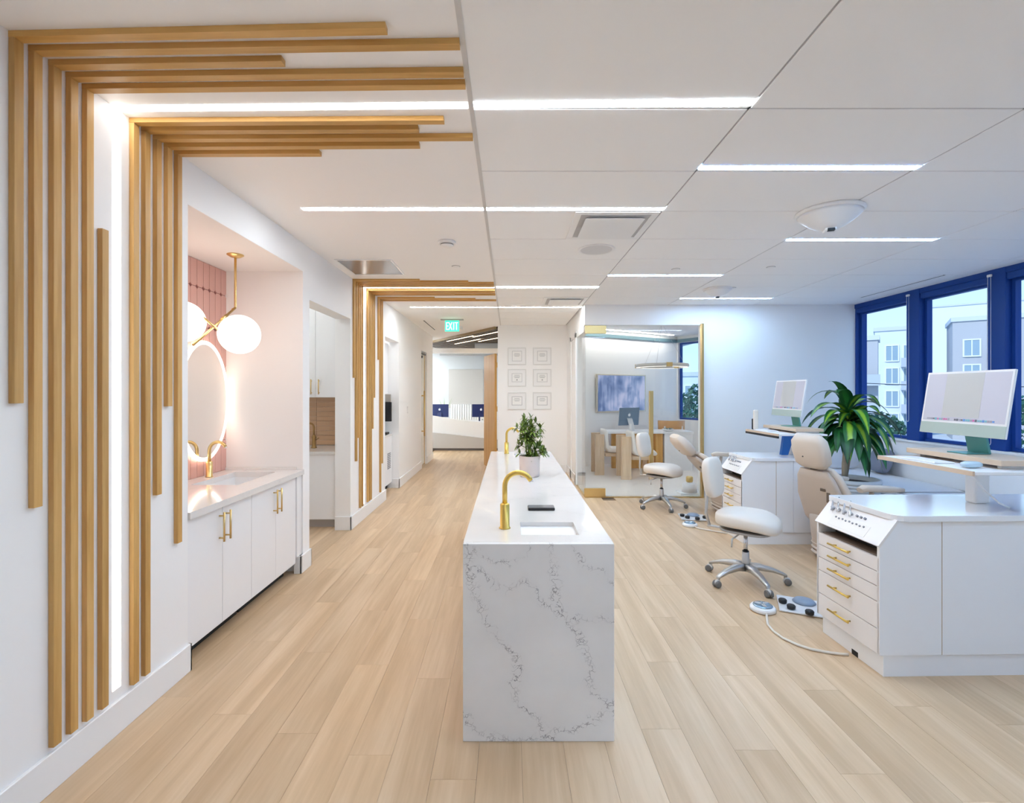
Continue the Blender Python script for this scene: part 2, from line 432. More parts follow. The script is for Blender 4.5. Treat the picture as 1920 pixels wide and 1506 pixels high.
struct('baseboard_left', b, W_TRIM)

# --- far wall, office walls
bm = bm_()
box(bm, 2.80, XR + .1, YF, YF + .12, 0, CZ + .1); box(bm, 1.10, 2.80, YF, YF + .12, 2.505, CZ + .1)
struct('wall_far', bm, W_WALL)
bm = bm_()
box(bm, -.22, 1.12, 9.2, 9.32, 0, CZ + .1)
struct('wall_certificates', bm, W_WALL)
bm = bm_()
box(bm, 1.10, 1.19, 7.92, 9.7, 0, CZ + .1); box(bm, 1.10, 1.19, YF + .12, 7.92, 2.42, CZ + .1)
struct('wall_office_side', bm, W_WALL)
bm = bm_(); d = Vector((.866, .5, 0)); nrm = Vector((-.5, .866, 0))
A, C = Vector((*OFF_L, 0)), Vector((*OFF_C, 0))
def wallseg(bm, a, b, th, z0, z1, off=0.):
    dd = (b - a).normalized(); nn = Vector((-dd.y, dd.x, 0))
    p = [a + nn * off, b + nn * off, b + nn * (off + th), a + nn * (off + th)]
    return hexa(bm, [q + Vector((0, 0, z0)) for q in p], [q + Vector((0, 0, z1)) for q in p])
wallseg(bm, A - d * .1, C + d * .12, .12, 0, CZ + .1)
struct('wall_office_back', bm, W_WALL)
E = Vector((*OFF_E, 0)); Ed = (E - C).normalized()
bm = bm_()
wallseg(bm, E, C, -.14, 0, .90); wallseg(bm, E, C, -.14, 2.66, CZ + .1); wallseg(bm, C + Ed * .03, C - Ed * .12, -.14, 0, CZ + .1); wallseg(bm, E + Ed * .1, C + Ed * 1.95, -.14, 0, CZ + .1)
box(bm, 4.95, 5.12, 7.1, 9.45, 0, CZ + .1)
struct('wall_office_right', bm, W_WALL)
bm = bm_()
wallseg(bm, A, C, .10, 2.665, 2.735, -.045); wallseg(bm, E, C, -.10, 2.665, 2.735, .045)
struct('trim_1', bm, mat('teal_grey_cove', (.10, .19, .23), .5))
b = bm_(); box(b, -.22, 1.12, 9.2 - BB, 9.2, 0, .15); box(b, 1.10 - BB, 1.10, 7.95, 9.2, 0, .15)
struct('baseboard_far', b, W_TRIM)
b = bm_(); box(b, 1.085, 1.10, 7.92, 8.02, 0, 2.5, .003, 1); box(b, 1.085, 1.10, 8.55, 8.67, 0, 2.5, .003, 1); box(b, 1.085, 1.10, 7.92, 8.67, 2.42, 2.52, .003, 1)
struct('trim_2', b, W_TRIM)
b = bm_(); box(b, 2.83, XR, YF - BB, YF, 0, .15)
struct('baseboard_right', b, W_TRIM)

# --- reception beyond the corridor
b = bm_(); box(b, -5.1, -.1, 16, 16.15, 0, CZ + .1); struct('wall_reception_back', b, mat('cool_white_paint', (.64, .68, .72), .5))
b = bm_(); box(b, -5.1, -5, 11.1, 16, 0, CZ + .1); box(b, -5, XO, 11.0, 11.1, 0, CZ + .1); struct('wall_reception_left', b, W_WALL)
b = bm_(); box(b, -.22, -.1, 9.32, 16, 0, CZ + .1); struct('wall_reception_right', b, W_WALL)
b = bm_(); box(b, XW - .17, -.22, 11.5, 11.75, 2.46, 2.565); struct('trim_3', b, W_WALL)
b = bm_(); box(b, -.9, -.22, 12.6, 12.66, 2.565, CZ); box(b, XW - .1, -.22, 12.9, 13, 2.50, 2.66); struct('trim_4', b, mat('grey_bulkhead', (.45, .48, .52), .6))
b = bm_(); box(b, -5, -.2, -3.1 + 12.2, 16, CZ + .08, CZ + .115); struct('ceiling_reception', b, mat('dark_brown_ceiling', (.07, .05, .035), .7))

# --- behind the camera
b = bm_(); box(b, XO, XR + .1, -3.2, -3.08, 0, CZ + .1); struct('wall_rear', b, W_WALL)

# --- window wall
mul = [(5.93, 6.12), (4.90, 5.09), (3.82, 4.01), (2.74, 2.93), (1.66, 1.85), (.58, .77), (-.50, -.31), (-1.58, -1.39), (-2.66, -2.47)]
b = bm_(); box(b, XR, XR + .12, -3.1, YF + .12, 0, .90); struct('wall_right', b, W_WALL)
b = bm_(); box(b, XR - .03, XR + .12, -3.1, YF, .90, .925, .003, 1); struct('trim_5', b, W_TRIM)
b = bm_()
for a, q in mul:
    box(b, XR - .026, XR + .14, a, q, .921, CZ + .02, .004, 1)
box(b, XR - .01, XR + .14, YF - .03, YF + .02, .92, CZ); box(b, XR - .02, XR + .14, -3.1, YF, CZ - .06, CZ + .1)
struct('trim_6', b, SKYLIT)
edges = [(6.12, 7.02)] + [(mul[i + 1][1], mul[i][0]) for i in range(len(mul) - 1)]
for i, (a, q) in enumerate(edges):
    b = bm_(); t = .035
    box(b, XR + .04, XR + .1, a, a + t, .93, CZ - .06); box(b, XR + .04, XR + .1, q - t, q, .93, CZ - .06)
    box(b, XR + .04, XR + .1, a + t, q - t, .93, .93 + t); box(b, XR + .04, XR + .1, a + t, q - t, CZ - .15, CZ - .06)
    o = struct('window_%d' % (i + 1), b, SKYLIT)
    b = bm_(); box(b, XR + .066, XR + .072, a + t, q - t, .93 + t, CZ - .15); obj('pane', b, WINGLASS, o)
    b = bm_(); box(b, XR - .015, XR + .03, a, q, CZ - .13, CZ - .055, .01, 2); obj('blind_cassette', b, SKYLIT, o)
# office window
o = None
b = bm_()
def oseg(bm, s0, s1, z0, z1, off=0., th=.06): return wallseg(bm, C + Ed * s1, C + Ed * s0, -th, z0, z1, off - .04)
oseg(b, .05, .08, .90, 2.66); oseg(b, 1.9, 1.95, .90, 2.66); oseg(b, .08, 1.9, .90, .94); oseg(b, .08, 1.9, 2.62, 2.66)
o = struct('window_20', b, SKYLIT)
b = bm_(); oseg(b, .08, 1.9, .94, 2.62, -.02, .006); obj('pane', b, WINGLASS, o)

# ================================================================== OAK SLAT PORTALS
def portal(name, label, slats, light, lightlabel, d=.022, w=.034):
    p = thing(name, label, 'slat feature', (XW + .0006, slats[0][0], -.0006), 0, 'oak slat portals')
    px, py = XW, slats[0][0]
    for y0, zb, zt, xe, ye in slats:
        bm = bm_()
        if zt: box(bm, 0, d, y0 - py, y0 - py + w, zb, zt, .0012, 1)
        else:
            x0 = 0
            box(bm, 0, d, y0 - py, y0 - py + w, zb, CZ - d, .0012, 1)
            a = y0 - py; e_ = ye - py
            hexa(bm, [(0, a, CZ - d), (xe - px, e_, CZ - d), (xe - px, e_ + w, CZ - d), (0, a + w, CZ - d)], [(0, a, CZ), (xe - px, e_, CZ), (xe - px, e_ + w, CZ), (0, a + w, CZ)], 1)
        obj('slat', bm, [SLATE, SLATX], p)
    y0, y1, zb, xe, ye, wd = light
    l = thing('strip_light', lightlabel, 'light', (XW, y0, 0), 0, 'linear strip lights')
    bm = bm_(); box(bm, 0.0002, .0015, 0, y1 - y0, zb, CZ - .002)
    obj('wall_lens', bm, STRIPW, l)
    e_ = ye - y0; xm = X0 - .02 - px; em = e_ * xm / (xe - px); xn = X0 + .01 - px; en = e_ * xn / (xe - px)
    for xa, ea, xb, eb, m_ in ((0, 0, xm, em, STRIPP), (xn, en, xe - px, e_, STRIPM)):
        bm = bm_()
        hexa(bm, [(xa, ea, CZ - .002), (xb, eb, CZ - .002), (xb, eb + wd, CZ - .002), (xa, ea + wd, CZ - .002)], [(xa, ea, CZ - .0005), (xb, eb, CZ - .0005), (xb, eb + wd, CZ - .0005), (xa, ea + wd, CZ - .0005)])
        obj('ceiling_lens', bm, m_, l)
NO = None
portal('slat_portal', 'large oak slat frame on the wall before the pink niche, running onto the ceiling', [
    (1.698, 1.49, NO, -.426, 1.657), (1.768, 1.105, NO, -.180, 1.732), (1.845, .172, NO, -.86, 1.823), (1.917, .172, NO, -.181, 1.887), (1.990, .172, NO, -.181, 1.962),
    (2.065, .172, 2.23, 0, 0), (2.238, .172, NO, -.303, 2.222), (2.310, .172, NO, -.435, 2.298), (2.386, 1.02, NO, -.181, 2.372), (2.462, 1.457, NO, -.458, 2.448), (2.536, .735, NO, -.996, 2.532)],
    (2.144, 2.190, .20, 1.07, 2.098, .046), 'L-shaped glowing strip set among the slats of the large oak frame')
ps = [(5.43, 1.69, -1.01), (5.505, .74, -.47), (5.58, 1.0, -.181), (5.655, .172, -.181), (5.73, .172, -.181), (5.955, .172, -.181), (6.02, .172, -.181), (6.09, .172, -.181),
      (6.165, 1.06, -.70), (6.24, 1.455, -.181), (6.45, 1.96, -1.0), (6.54, .172, -.46), (6.63, .55, -.181)]
portal('slat_portal', 'smaller oak slat frame on the wall between the kitchenette doorway and the corridor', [(y, z, NO, x, y) for y, z, x in ps],
    (5.825, 5.875, .18, 1.07, 5.825, .085), 'L-shaped glowing strip set among the slats of the smaller far oak frame')

# ================================================================== CEILING FITTINGS
def strip(x0, x1, y, label, wd=.052):
    t = thing('strip_light', label, 'light', ((x0 + x1) / 2, y, CZ), 0, 'linear strip lights')
    h = (x1 - x0) / 2
    b = bm_(); box(b, -h, h, -wd / 2, wd / 2, -.002, -.0005); obj('lens', b, STRIPC if x0 > 1 else (STRIPF if y > 5 else STRIPM), t)
    b = bm_(); box(b, -h - .004, h + .004, -wd / 2 - .005, -wd / 2, -.003, -.0005); box(b, -h - .004, h + .004, wd / 2, wd / 2 + .005, -.003, -.0005); obj('flange', b, W_TRIM, t)
strip(-1.434, 1.07, 3.355, 'long thin ceiling strip light crossing from the plaster onto the square vent tile')
strip(1.08, 2.31, 2.735, 'short wide ceiling strip light in the tile row in front of the white dome fixture')
strip(2.32, 3.55, 4.03, 'short ceiling strip light just behind the larger white dome fixture')
strip(1.08, 2.31, 5.27, 'short ceiling strip light in line behind the round ceiling speaker')
strip(2.32, 3.55, 6.56, 'thin ceiling strip light partly hidden by the small dome fixture near the far wall')
strip(-1.48, 1.07, 7.24, 'long ceiling strip light just beyond the smaller oak frame')
for i, (a, q, y) in enumerate(((1.08, 2.31, .28), (2.32, 3.55, 1.5), (1.08, 2.31, -1.4), (-.1, 1.0, -1.4))):  # unseen strips added to brighten the island end and the foreground
    o = strip(a, q, y, ['first short', 'second short', 'rear short', 'rear middle', 'right hand', 'second right hand', 'second long', 'rearmost'][i] + ' added unseen ceiling strip light brightening the room around the camera')

def diffuser(x, y, label):
    t = thing('ceiling_diffuser', label, 'vent', (x, y, CZ), 0, 'square air diffusers')
    b = bm_(); s = .30
    for a0, a1, c0, c1 in ((-s, s, -s, -s + .05), (-s, s, s - .05, s), (-s, -s + .05, -s + .05, s - .05), (s - .05, s, -s + .05, s - .05)): box(b, a0, a1, c0, c1, -.008, -.001, .002, 1)
    obj('frame', b, W_PLAST, t)
    b = bm_(); hexa(b, [(-.215, -.215, -.022), (.215, -.215, -.022), (.215, .215, -.022), (-.215, .215, -.022)], [(-.19, -.19, -.004), (.19, -.19, -.004), (.19, .19, -.004), (-.19, .19, -.004)]); obj('plaque', b, W_PLAST, t)
    b = bm_(); box(b, -.25, .25, -.25, .25, -.003, -.001); obj('throat', b, mat('vent_throat_grey', (.50, .50, .51), .7), t)
diffuser(.765, 3.70, 'white square air diffuser with hanging plaque behind the long thin strip light')
diffuser(.765, 6.78, 'white square air diffuser close to the certificate wall end of the ceiling')
t = thing('ceiling_speaker', 'flat round white speaker grille in the ceiling tile behind the square vent', 'speaker', (.775, 4.31, CZ))
b = bm_(); lathe(b, [(.165, -.001), (.165, -.006), (.15, -.009), (.14, -.006)], n=40, cap=False); obj('rim', b, W_PLAST, t, smooth=True)
b = bm_(); lathe(b, [(.145, -.001), (.145, -.0055)], n=40); obj('grille', b, mat('speaker_mesh', (.70, .70, .71), .8, bump=.6, bscale=900), t)

def smoke(x, y, r, label, name='smoke_detector'):
    t = thing(name, label, 'detector', (x, y, CZ))
    b = bm_(); lathe(b, [(r, -.0005), (r, -r * .22), (r * .92, -r * .3)], n=32); obj('base', b, W_PLAST, t)
    b = bm_(); lathe(b, [(r * .72, -r * .3), (r * .72, -r * .46), (r * .55, -r * .62), (r * .3, -r * .66)], n=32); obj('sensor_head', b, W_PLAST, t)
    b = bm_(); lathe(b, [(r * .735, -r * .34), (r * .735, -r * .42)], n=32, cap=False); obj('slot_ring', b, mat('detector_slot', (.12, .12, .13), .5), t)
smoke(-.527, 4.085, .075, 'round white smoke detector on the plaster ceiling behind the long thin strip light')
def sprinkler(x, y, label, r=.038):
    t = thing('sprinkler_cover', label, 'sprinkler', (x, y, CZ), 0, 'flush sprinkler covers')
    b = bm_(); lathe(b, [(r, -.0005), (r, -.004), (r * .9, -.006)], n=24); obj('plate', b, W_PLAST, t)
    b = bm_(); lathe(b, [(r * 1.12, -.0004), (r * 1.12, -.002)], n=24); obj('gap_ring', b, mat('cover_gap', (.35, .35, .36), .6), t)
sprinkler(-.54, 4.89, 'flush round sprinkler cover on the plaster just beyond the smoke detector')
sprinkler(1.72, 5.0, 'flush round sprinkler cover in front of the strip behind the ceiling speaker')
sprinkler(2.66, 4.92, 'flush round sprinkler cover behind the strip light by the larger dome fixture')
sprinkler(2.72, 5.9, 'flush round sprinkler cover in front of the farther dome fixture')
t = thing('access_panel', 'grey metal access panel in the ceiling above the kitchenette doorway', 'panel', (-1.40, 4.92, CZ))
b = bm_(); box(b, -.255, .255, -.275, .275, -.006, -.001, .002, 1); obj('door_plate', b, GREYP, t)
b = bm_()
for a in ((-.275, .275, -.295, -.277), (-.275, .275, .277, .295), (-.275, -.257, -.277, .277), (.257, .275, -.277, .277)): box(b, *a, -.009, -.001)
obj('rim', b, W_TRIM, t)

def dome(x, y, s, rz, label):
    t = thing('ceiling_dome_fixture', label, 'ceiling fixture', (x, y, CZ), rz, 'white dome fixtures with a dark lens')
    b = bm_()
    lathe(b, [(.27 * s, -.0005), (.275 * s, -.016 * s), (.262 * s, -.032 * s)], n=40); obj('rim', b, W_PLAST, t, smooth=True)
    b = bm_(); lathe(b, [(.258 * s, -.030 * s), (.24 * s, -.052 * s), (.19 * s, -.095 * s), (.13 * s, -.135 * s), (.08 * s, -.160 * s), (.05 * s, -.168 * s)], n=40); obj('shell', b, W_PLAST, t, smooth=True)
    b = bm_(); box(b, -.045 * s, .045 * s, -.06 * s, .05 * s, -.188 * s, -.160 * s, .008 * s, 2); obj('lens_holder', b, W_PLAST, t)
    b = bm_(); box(b, -.028 * s, .03 * s, -.066 * s, -.03 * s, -.193 * s, -.168 * s, .003, 1); obj('lens', b, BLACK, t)
dome(2.25, 3.40, .78, -20, 'larger white dome fixture with dark lens in front of the short strip light')
dome(2.56, 5.95, .62, -20, 'smaller white dome fixture with dark lens near the far wall')
def slot(x, y0, y1, label):
    t = thing('slot_diffuser', label, 'vent', (x, y0, CZ))
    b = bm_(); box(b, -.012, .012, 0, y1 - y0, -.003, -.0005); obj('slot_opening', b, BLACK, t)
    b = bm_(); box(b, -.022, -.012, 0, y1 - y0, -.005, -.0005); box(b, .012, .022, 0, y1 - y0, -.005, -.0005); obj('lip', b, W_TRIM, t)
slot(4.72, 5.25, 6.5, 'long thin black slot vent in the ceiling beside the windows')
slot(-1.52, 8.6, 9.9, 'long thin black slot vent in the corridor ceiling near the exit sign')

# exit sign
t = thing('exit_sign', 'green glowing exit sign hanging in the corridor', 'sign', (-1.0, 8.45, CZ))
b = bm_(); box(b, -.20, .20, -.03, .03, -.02, -.0005, .004, 1); obj('mount_canopy', b, mat('sign_canopy_grey', (.45, .44, .43), .4, .5), t)
b = bm_(); box(b, -.125, .125, -.006, .006, -.215, -.022, .003, 1); obj('panel', b, EXITM, t)
b = bm_(); z0, z1, y = -.185, -.055, -.009
def rect(x0, x1, a, c): box(b, x0, x1, y, y + .002, a, c)
s = .014
rect(-.105, -.105 + s, z0, z1)
for a in (z0, (z0 + z1) / 2 - s / 2, z1 - s): rect(-.105 + s, -.062, a, a + s)
for sg in (1, -1):
    xm, zm = -.028, (z0 + z1) / 2
    hexa(b, [(xm - .026 - .008, y, zm - sg * .065), (xm - .026 + .008, y, zm - sg * .065), (xm - .026 + .008, y + .002, zm - sg * .065), (xm - .026 - .008, y + .002, zm - sg * .065)],
         [(xm + .026 - .008, y, zm + sg * .065), (xm + .026 + .008, y, zm + sg * .065), (xm + .026 + .008, y + .002, zm + sg * .065), (xm + .026 - .008, y + .002, zm + sg * .065)])
rect(.022, .022 + s, z0, z1)
rect(.048, .106, z1 - s, z1); rect(.070, .070 + s, z0, z1 - s)
obj('lettering', b, mat('exit_letters', (.75, .95, .85), .4, emit=.7), t)
t = thing('emergency_light', 'small white twin emergency light below the exit sign on the ceiling', 'light', (-.98, 9.35, CZ))
b = bm_(); box(b, -.07, .07, -.03, .03, -.035, -.0005, .01, 2); obj('housing', b, W_PLAST, t)
for sx in (-1, 1):
    b = bm_(); lathe(b, [(.028, 0), (.03, -.03), (.02, -.04)], (sx * .05, -.01, -.03), 20); obj('lamp_head', b, W_PLAST, t)

# reception ceiling: baffles along the slant, lit slots between them
dv = Vector((.527, -.85, 0)); nv = Vector((.85, .527, 0))
st = thing('baffle_ceiling', 'dark wooden baffle ceiling set on a slant beyond the corridor', 'ceiling baffles', (-1.91, 12.1, CZ))
for i in range(16):
    o_ = nv * (.02 + i * .115)
    b = bm_(); p = [o_ - dv * 1.6, o_ + dv * 3.05, o_ + dv * 3.05 + nv * .05, o_ - dv * 1.6 + nv * .05]
    hexa(b, [q + Vector((0, 0, 0)) for q in p], [q + Vector((0, 0, .075)) for q in p]); obj('baffle', b, WALN, st)
b = bm_(); p = [-dv * 1.6, dv * 3.15, dv * 3.15 - nv * .05, -dv * 1.6 - nv * .05]; hexa(b, [q + Vector((0, 0, -.05)) for q in p], [q + Vector((0, 0, .08)) for q in p]); obj('edge_board', b, mat('honey_edge', (.30, .21, .10), .5), st)
for j, (i, s0, s1) in enumerate(((2, .1, 1.5), (3, 1.3, 2.9), (6, -.4, 1.0), (8, .5, 2.2))):
    o_ = nv * (.077 + i * .115)
    b = bm_(); p = [o_ + dv * s0, o_ + dv * s1, o_ + dv * s1 + nv * .045, o_ + dv * s0 + nv * .045]
    m_ = thing('strip_light', ['first', 'second', 'third', 'fourth'][j] + ' warm strip light counted from the corridor side, between dark ceiling baffles', 'light', (-1.91, 12.1, CZ), 0, 'baffle strip lights')
    hexa(b, [q + Vector((0, 0, .002)) for q in p], [q + Vector((0, 0, .03)) for q in p]); obj('lens', b, mat('baffle_glow', (1.0, .80, .55), .5, emit=2.6), m_)

# unseen strip lights added to brighten the side rooms and corridor
for i, (x0, x1, y, lab) in enumerate(((-4.6, -2.4, 12.0, 'long strip light added over the hidden side of the reception'), (-4.6, -2.4, 13.6, 'middle strip light added over the hidden side of the reception'), (-4.6, -2.4, 15.0, 'rear strip light added over the hidden side of the reception'), (-2.9, -2.5, 4.9, 'unseen strip light added inside the kitchenette'), (-2.5, -2.05, 7.25, 'unseen strip light added inside the corridor alcove'))):
    t = thing('strip_light', lab, 'light', ((x0 + x1) / 2, y, CZ), 0, 'added side room strip lights')
    h = (x1 - x0) / 2; b = bm_(); wd = .06 if y > 8 else .03; box(b, -h, h, -wd, wd, -.02, -.001); obj('lens', b, STRIPR, t)
# ================================================================== WASHING ISLAND
IX0, IX1, IY0, IY1, IZ = -.203, .459, 2.115, 5.40, .865
isl = thing('washing_island', 'long white veined quartz island with two sunken basins, in the middle of the room', 'island', (0, IY0, 0))
b = bm_(); box(b, IX0, IX1, 0, .03, .0, IZ, .002, 1); obj('end_panel', b, MARB, isl)
b = bm_(); box(b, IX0 + .012, IX1 - .012, .032, IY1 - IY0 - .032, 0.002, IZ - .022, .001, 1)
obj('body', b, W_CAB, isl)
def slab_with_holes(x0, x1, y0, y1, z0, z1, holes):
    bm = bmesh.new(); xs = sorted({x0, x1, *[h for q in holes for h in q[:2]]}); ys = sorted({y0, y1, *[h for q in holes for h in q[2:]]})
    for i in range(len(xs) - 1):
        for j in range(len(ys) - 1):
            cx, cy = (xs[i] + xs[i + 1]) / 2, (ys[j] + ys[j + 1]) / 2
            if any(q[0] < cx < q[1] and q[2] < cy < q[3] for q in holes): continue
            v = [bm.verts.new((x, y, z1)) for x, y in ((xs[i], ys[j]), (xs[i + 1], ys[j]), (xs[i + 1], ys[j + 1]), (xs[i], ys[j + 1]))]
            bm.faces.new(v)
    bmesh.ops.remove_doubles(bm, verts=bm.verts[:], dist=1e-5)
    r = bmesh.ops.extrude_face_region(bm, geom=bm.faces[:])
    bmesh.ops.translate(bm, verts=[q for q in r['geom'] if isinstance(q, bmesh.types.BMVert)], vec=(0, 0, z0 - z1))
    return bm
H1 = (.055, .325, 2.25 - IY0, 2.47 - IY0); H2 = (.055, .325, 5.02 - IY0, 5.24 - IY0)
obj('worktop', slab_with_holes(IX0, IX1, .0301, IY1 - IY0 - .03, IZ - .02, IZ, [H1, H2]), MARBT, isl)
b = bm_(); box(b, IX0, IX1, IY1 - IY0 - .03, IY1 - IY0, 0, IZ, .002, 1); obj('end_panel', b, MARBT, isl)
def basin(parent, x0, x1, y0, y1, zt, dep, m=BASIN):
    b = bm_(); t = .012; z0 = zt - dep
    box(b, x0 - t, x1 + t, y0 - t, y1 + t, z0 - t, z0); box(b, x0 - t, x0, y0 - t, y1 + t, z0, zt); box(b, x1, x1 + t, y0 - t, y1 + t, z0, zt)
    box(b, x0, x1, y0 - t, y0, z0, zt); box(b, x0, x1, y1, y1 + t, z0, zt)
    o = obj('basin', b, m, parent)
    b = bm_(); lathe(b, [(.022, 0), (.022, .003), (.012, .004)], ((x0 + x1) / 2, (y0 + y1) / 2, z0), 20); obj('drain', b, STEEL, o)
for q in (H1, H2): basin(isl, *q, IZ - .0205, .12)

def faucet(loc, rz, label, m):
    t = thing('gooseneck_faucet', label, 'faucet', loc, rz, 'gold gooseneck faucets')
    b = bm_(); lathe(b, [(.028, 0), (.028, .004), (.023, .006), (.023, .115), (.019, .121), (.014, .122)], n=28); obj('body', b, m, t, smooth=False)
    pts = [(0, 0, .118), (0, 0, .19)]; r = .066
    for k in range(0, 15):
        a = PI - k * (PI * .86) / 14; pts.append((r + r * math.cos(a), 0, .205 + r * 1.0 * math.sin(a)))
    b = bm_(); tube(b, pts, .0125, 14); obj('spout', b, m, t)
    ex, ez = pts[-1][0], pts[-1][2]
    b = bm_(); tube(b, [(ex, 0, ez), (ex + .004, 0, ez - .008)], .0105, 12); obj('aerator', b, STEEL, t)
    b = bm_(); tube(b, [(0, .02, .085), (0, .034, .085)], .008, 10); obj('lever', b, m, t)
    return t
SG = mat('satin_yellow_gold', (.80, .56, .15), .3, 1.)
faucet((-.022, 2.36, IZ + .0006), 0, 'gold gooseneck faucet at the front basin of the quartz island', SG)
faucet((-.03, 5.22, IZ + .0006), 0, 'gold gooseneck faucet behind the potted plant at the far end of the quartz island', SG)
t = thing('phone', 'thin dark phone lying on the quartz island behind the front basin', 'phone', (.18, 2.74, IZ))
b = bm_(); box(b, -.075, .075, -.036, .036, 0, .016, .004, 2); obj('case', b, BLACK, t)
b = bm_(); box(b, -.07, .07, -.031, .031, .0162, .0172); obj('screen', b, mat('phone_screen_grey', (.22, .22, .24), .1), t)

# schefflera in blush pot
t = thing('potted_umbrella_plant', 'bushy small-leaved green plant in a blush pot on the quartz island', 'plant', (.16, 3.82, IZ))
b = bm_(); lathe(b, [(.072, 0), (.078, .006), (.083, .15), (.083, .162), (.074, .162), (.072, .13)], n=36); obj('pot', b, PINKPOT, t)
b = bm_(); lathe(b, [(.0735, .128), (.0735, .142), (.03, .150)], n=24); obj('soil', b, SOIL, t)
def leafmat(name, a, c, vein=False):
    k = NB(name, .35); k.b.inputs['Subsurface Weight'].default_value = 0
    uv = k.n('ShaderNodeTexCoord'); s = k.n('ShaderNodeSeparateXYZ'); k.put(s.inputs[0], uv.outputs['UV'])
    oi = k.n('ShaderNodeObjectInfo')
    du = k.math('ABSOLUTE', k.math('SUBTRACT', s.outputs[0], .5))
    wob = k.math('MULTIPLY', k.math('SUBTRACT', k.noise(uv.outputs['UV'], 9., 2), .5), .14)
    f = k.ramp(k.math('ADD', du, wob), [(.12 if vein else .05, c), (.26 if vein else .5, a)])
    hv = k.n('ShaderNodeHueSaturation'); k.put(hv.inputs['Color'], f); k.put(hv.inputs['Value'], k.math('ADD', .65, k.math('MULTIPLY', oi.outputs['Random'], .7)))
    k.base(hv.outputs[0]); return k.m
LEAFS = leafmat('umbrella_leaf_green', (.06, .12, .018), (.22, .30, .05))
LEAFD = leafmat('dracaena_leaf_variegated', (.018, .14, .03), (.30, .50, .035), True)
LEAFK = leafmat('dracaena_leaf_dark', (.013, .10, .025), (.03, .20, .04), True)
STEM = mat('green_stem', (.16, .24, .06), .5); TRUNK = mat('pale_cane_bark', (.48, .40, .30), .75, bump=.6, bscale=60)
def blade(bm, uvl, base_, d, length, width, droop, nseg=6, fold=.25, up=Vector((0, 0, 1))):
    """arching leaf: starts along d, bends down by droop"""
    p = Vector(base_); d = Vector(d).normalized(); side = d.cross(up)
    side = side.normalized() if side.length > .05 else Vector((1, 0, 0))
    rows = []
    for i in range(nseg + 1):
        s = i / nseg; wdt = width * (math.sin(PI * min(1, (.06 + s * .94)) ** .85) * .95 + .02) / 2
        nn = side.cross(d).normalized()
        rows.append((p - side * wdt + nn * fold * wdt, p.copy(), p + side * wdt + nn * fold * wdt, s))
        p = p + d * (length / nseg)
        d = (d + Vector((0, 0, -droop / nseg))).normalized()
    vs = [[bm.verts.new(q) for q in r[:3]] for r in rows]
    for i in range(nseg):
        for j in (0, 1):
            f = bm.faces.new((vs[i][j], vs[i][j + 1], vs[i + 1][j + 1], vs[i + 1][j])); f.smooth = True
            us = (j * .5, j * .5 + .5, j * .5 + .5, j * .5); ss = (rows[i][3], rows[i][3], rows[i + 1][3], rows[i + 1][3])
            for l, u, q in zip(f.loops, us, ss): l[uvl].uv = (u, q)
stems = [((.0, 0, .14), (.012, .0, .27), (.03, .01, .40)), ((-.02, .01, .14), (-.03, .0, .26), (-.055, .01, .36)), ((.02, -.01, .14), (.05, -.02, .22), (.085, -.02, .30)), ((-.01, -.02, .14), (-.01, -.04, .30), (-.0, -.02, .43))]
b = bm_()
for s_ in stems: tube(b, s_, [.006, .005, .003], 8)
obj('stem', b, STEM, t)
for k in range(66):
    q = R.random() ** .8
    if q > .42: zc = .27 + .19 * R.random(); rad = (.030 + .085 * R.random()) * (1.0 if zc < .40 else .75); cx = .005
    else: zc = .16 + .09 * R.random(); rad = .02 + .085 * R.random(); cx = .02
    a = R.uniform(0, 2 * PI); c_ = Vector((cx + rad * math.cos(a), rad * math.sin(a), zc))
    bm = bm_(); uvl = bm.loops.layers.uv.new('UVMap')
    out = Vector((math.cos(a), math.sin(a), .25 + .5 * R.random())).normalized()
    nl = R.choice((6, 7, 7, 8)); side = out.cross(Vector((0, 0, 1))).normalized(); fw = side.cross(out).normalized()
    root = Vector((cx * .5, 0, zc - .03)); tube(bm, [root + (c_ - root) * .3, c_], .0016, 4)
    for j in range(nl):
        th = 2 * PI * j / nl + R.random() * .4
        dd = (out * .45 + (side * math.cos(th) + fw * math.sin(th)) * .9)
        blade(bm, uvl, c_, dd, R.uniform(.045, .066), R.uniform(.018, .024), .75, 3, .2)
    obj('leaf', bm, LEAFS, t)

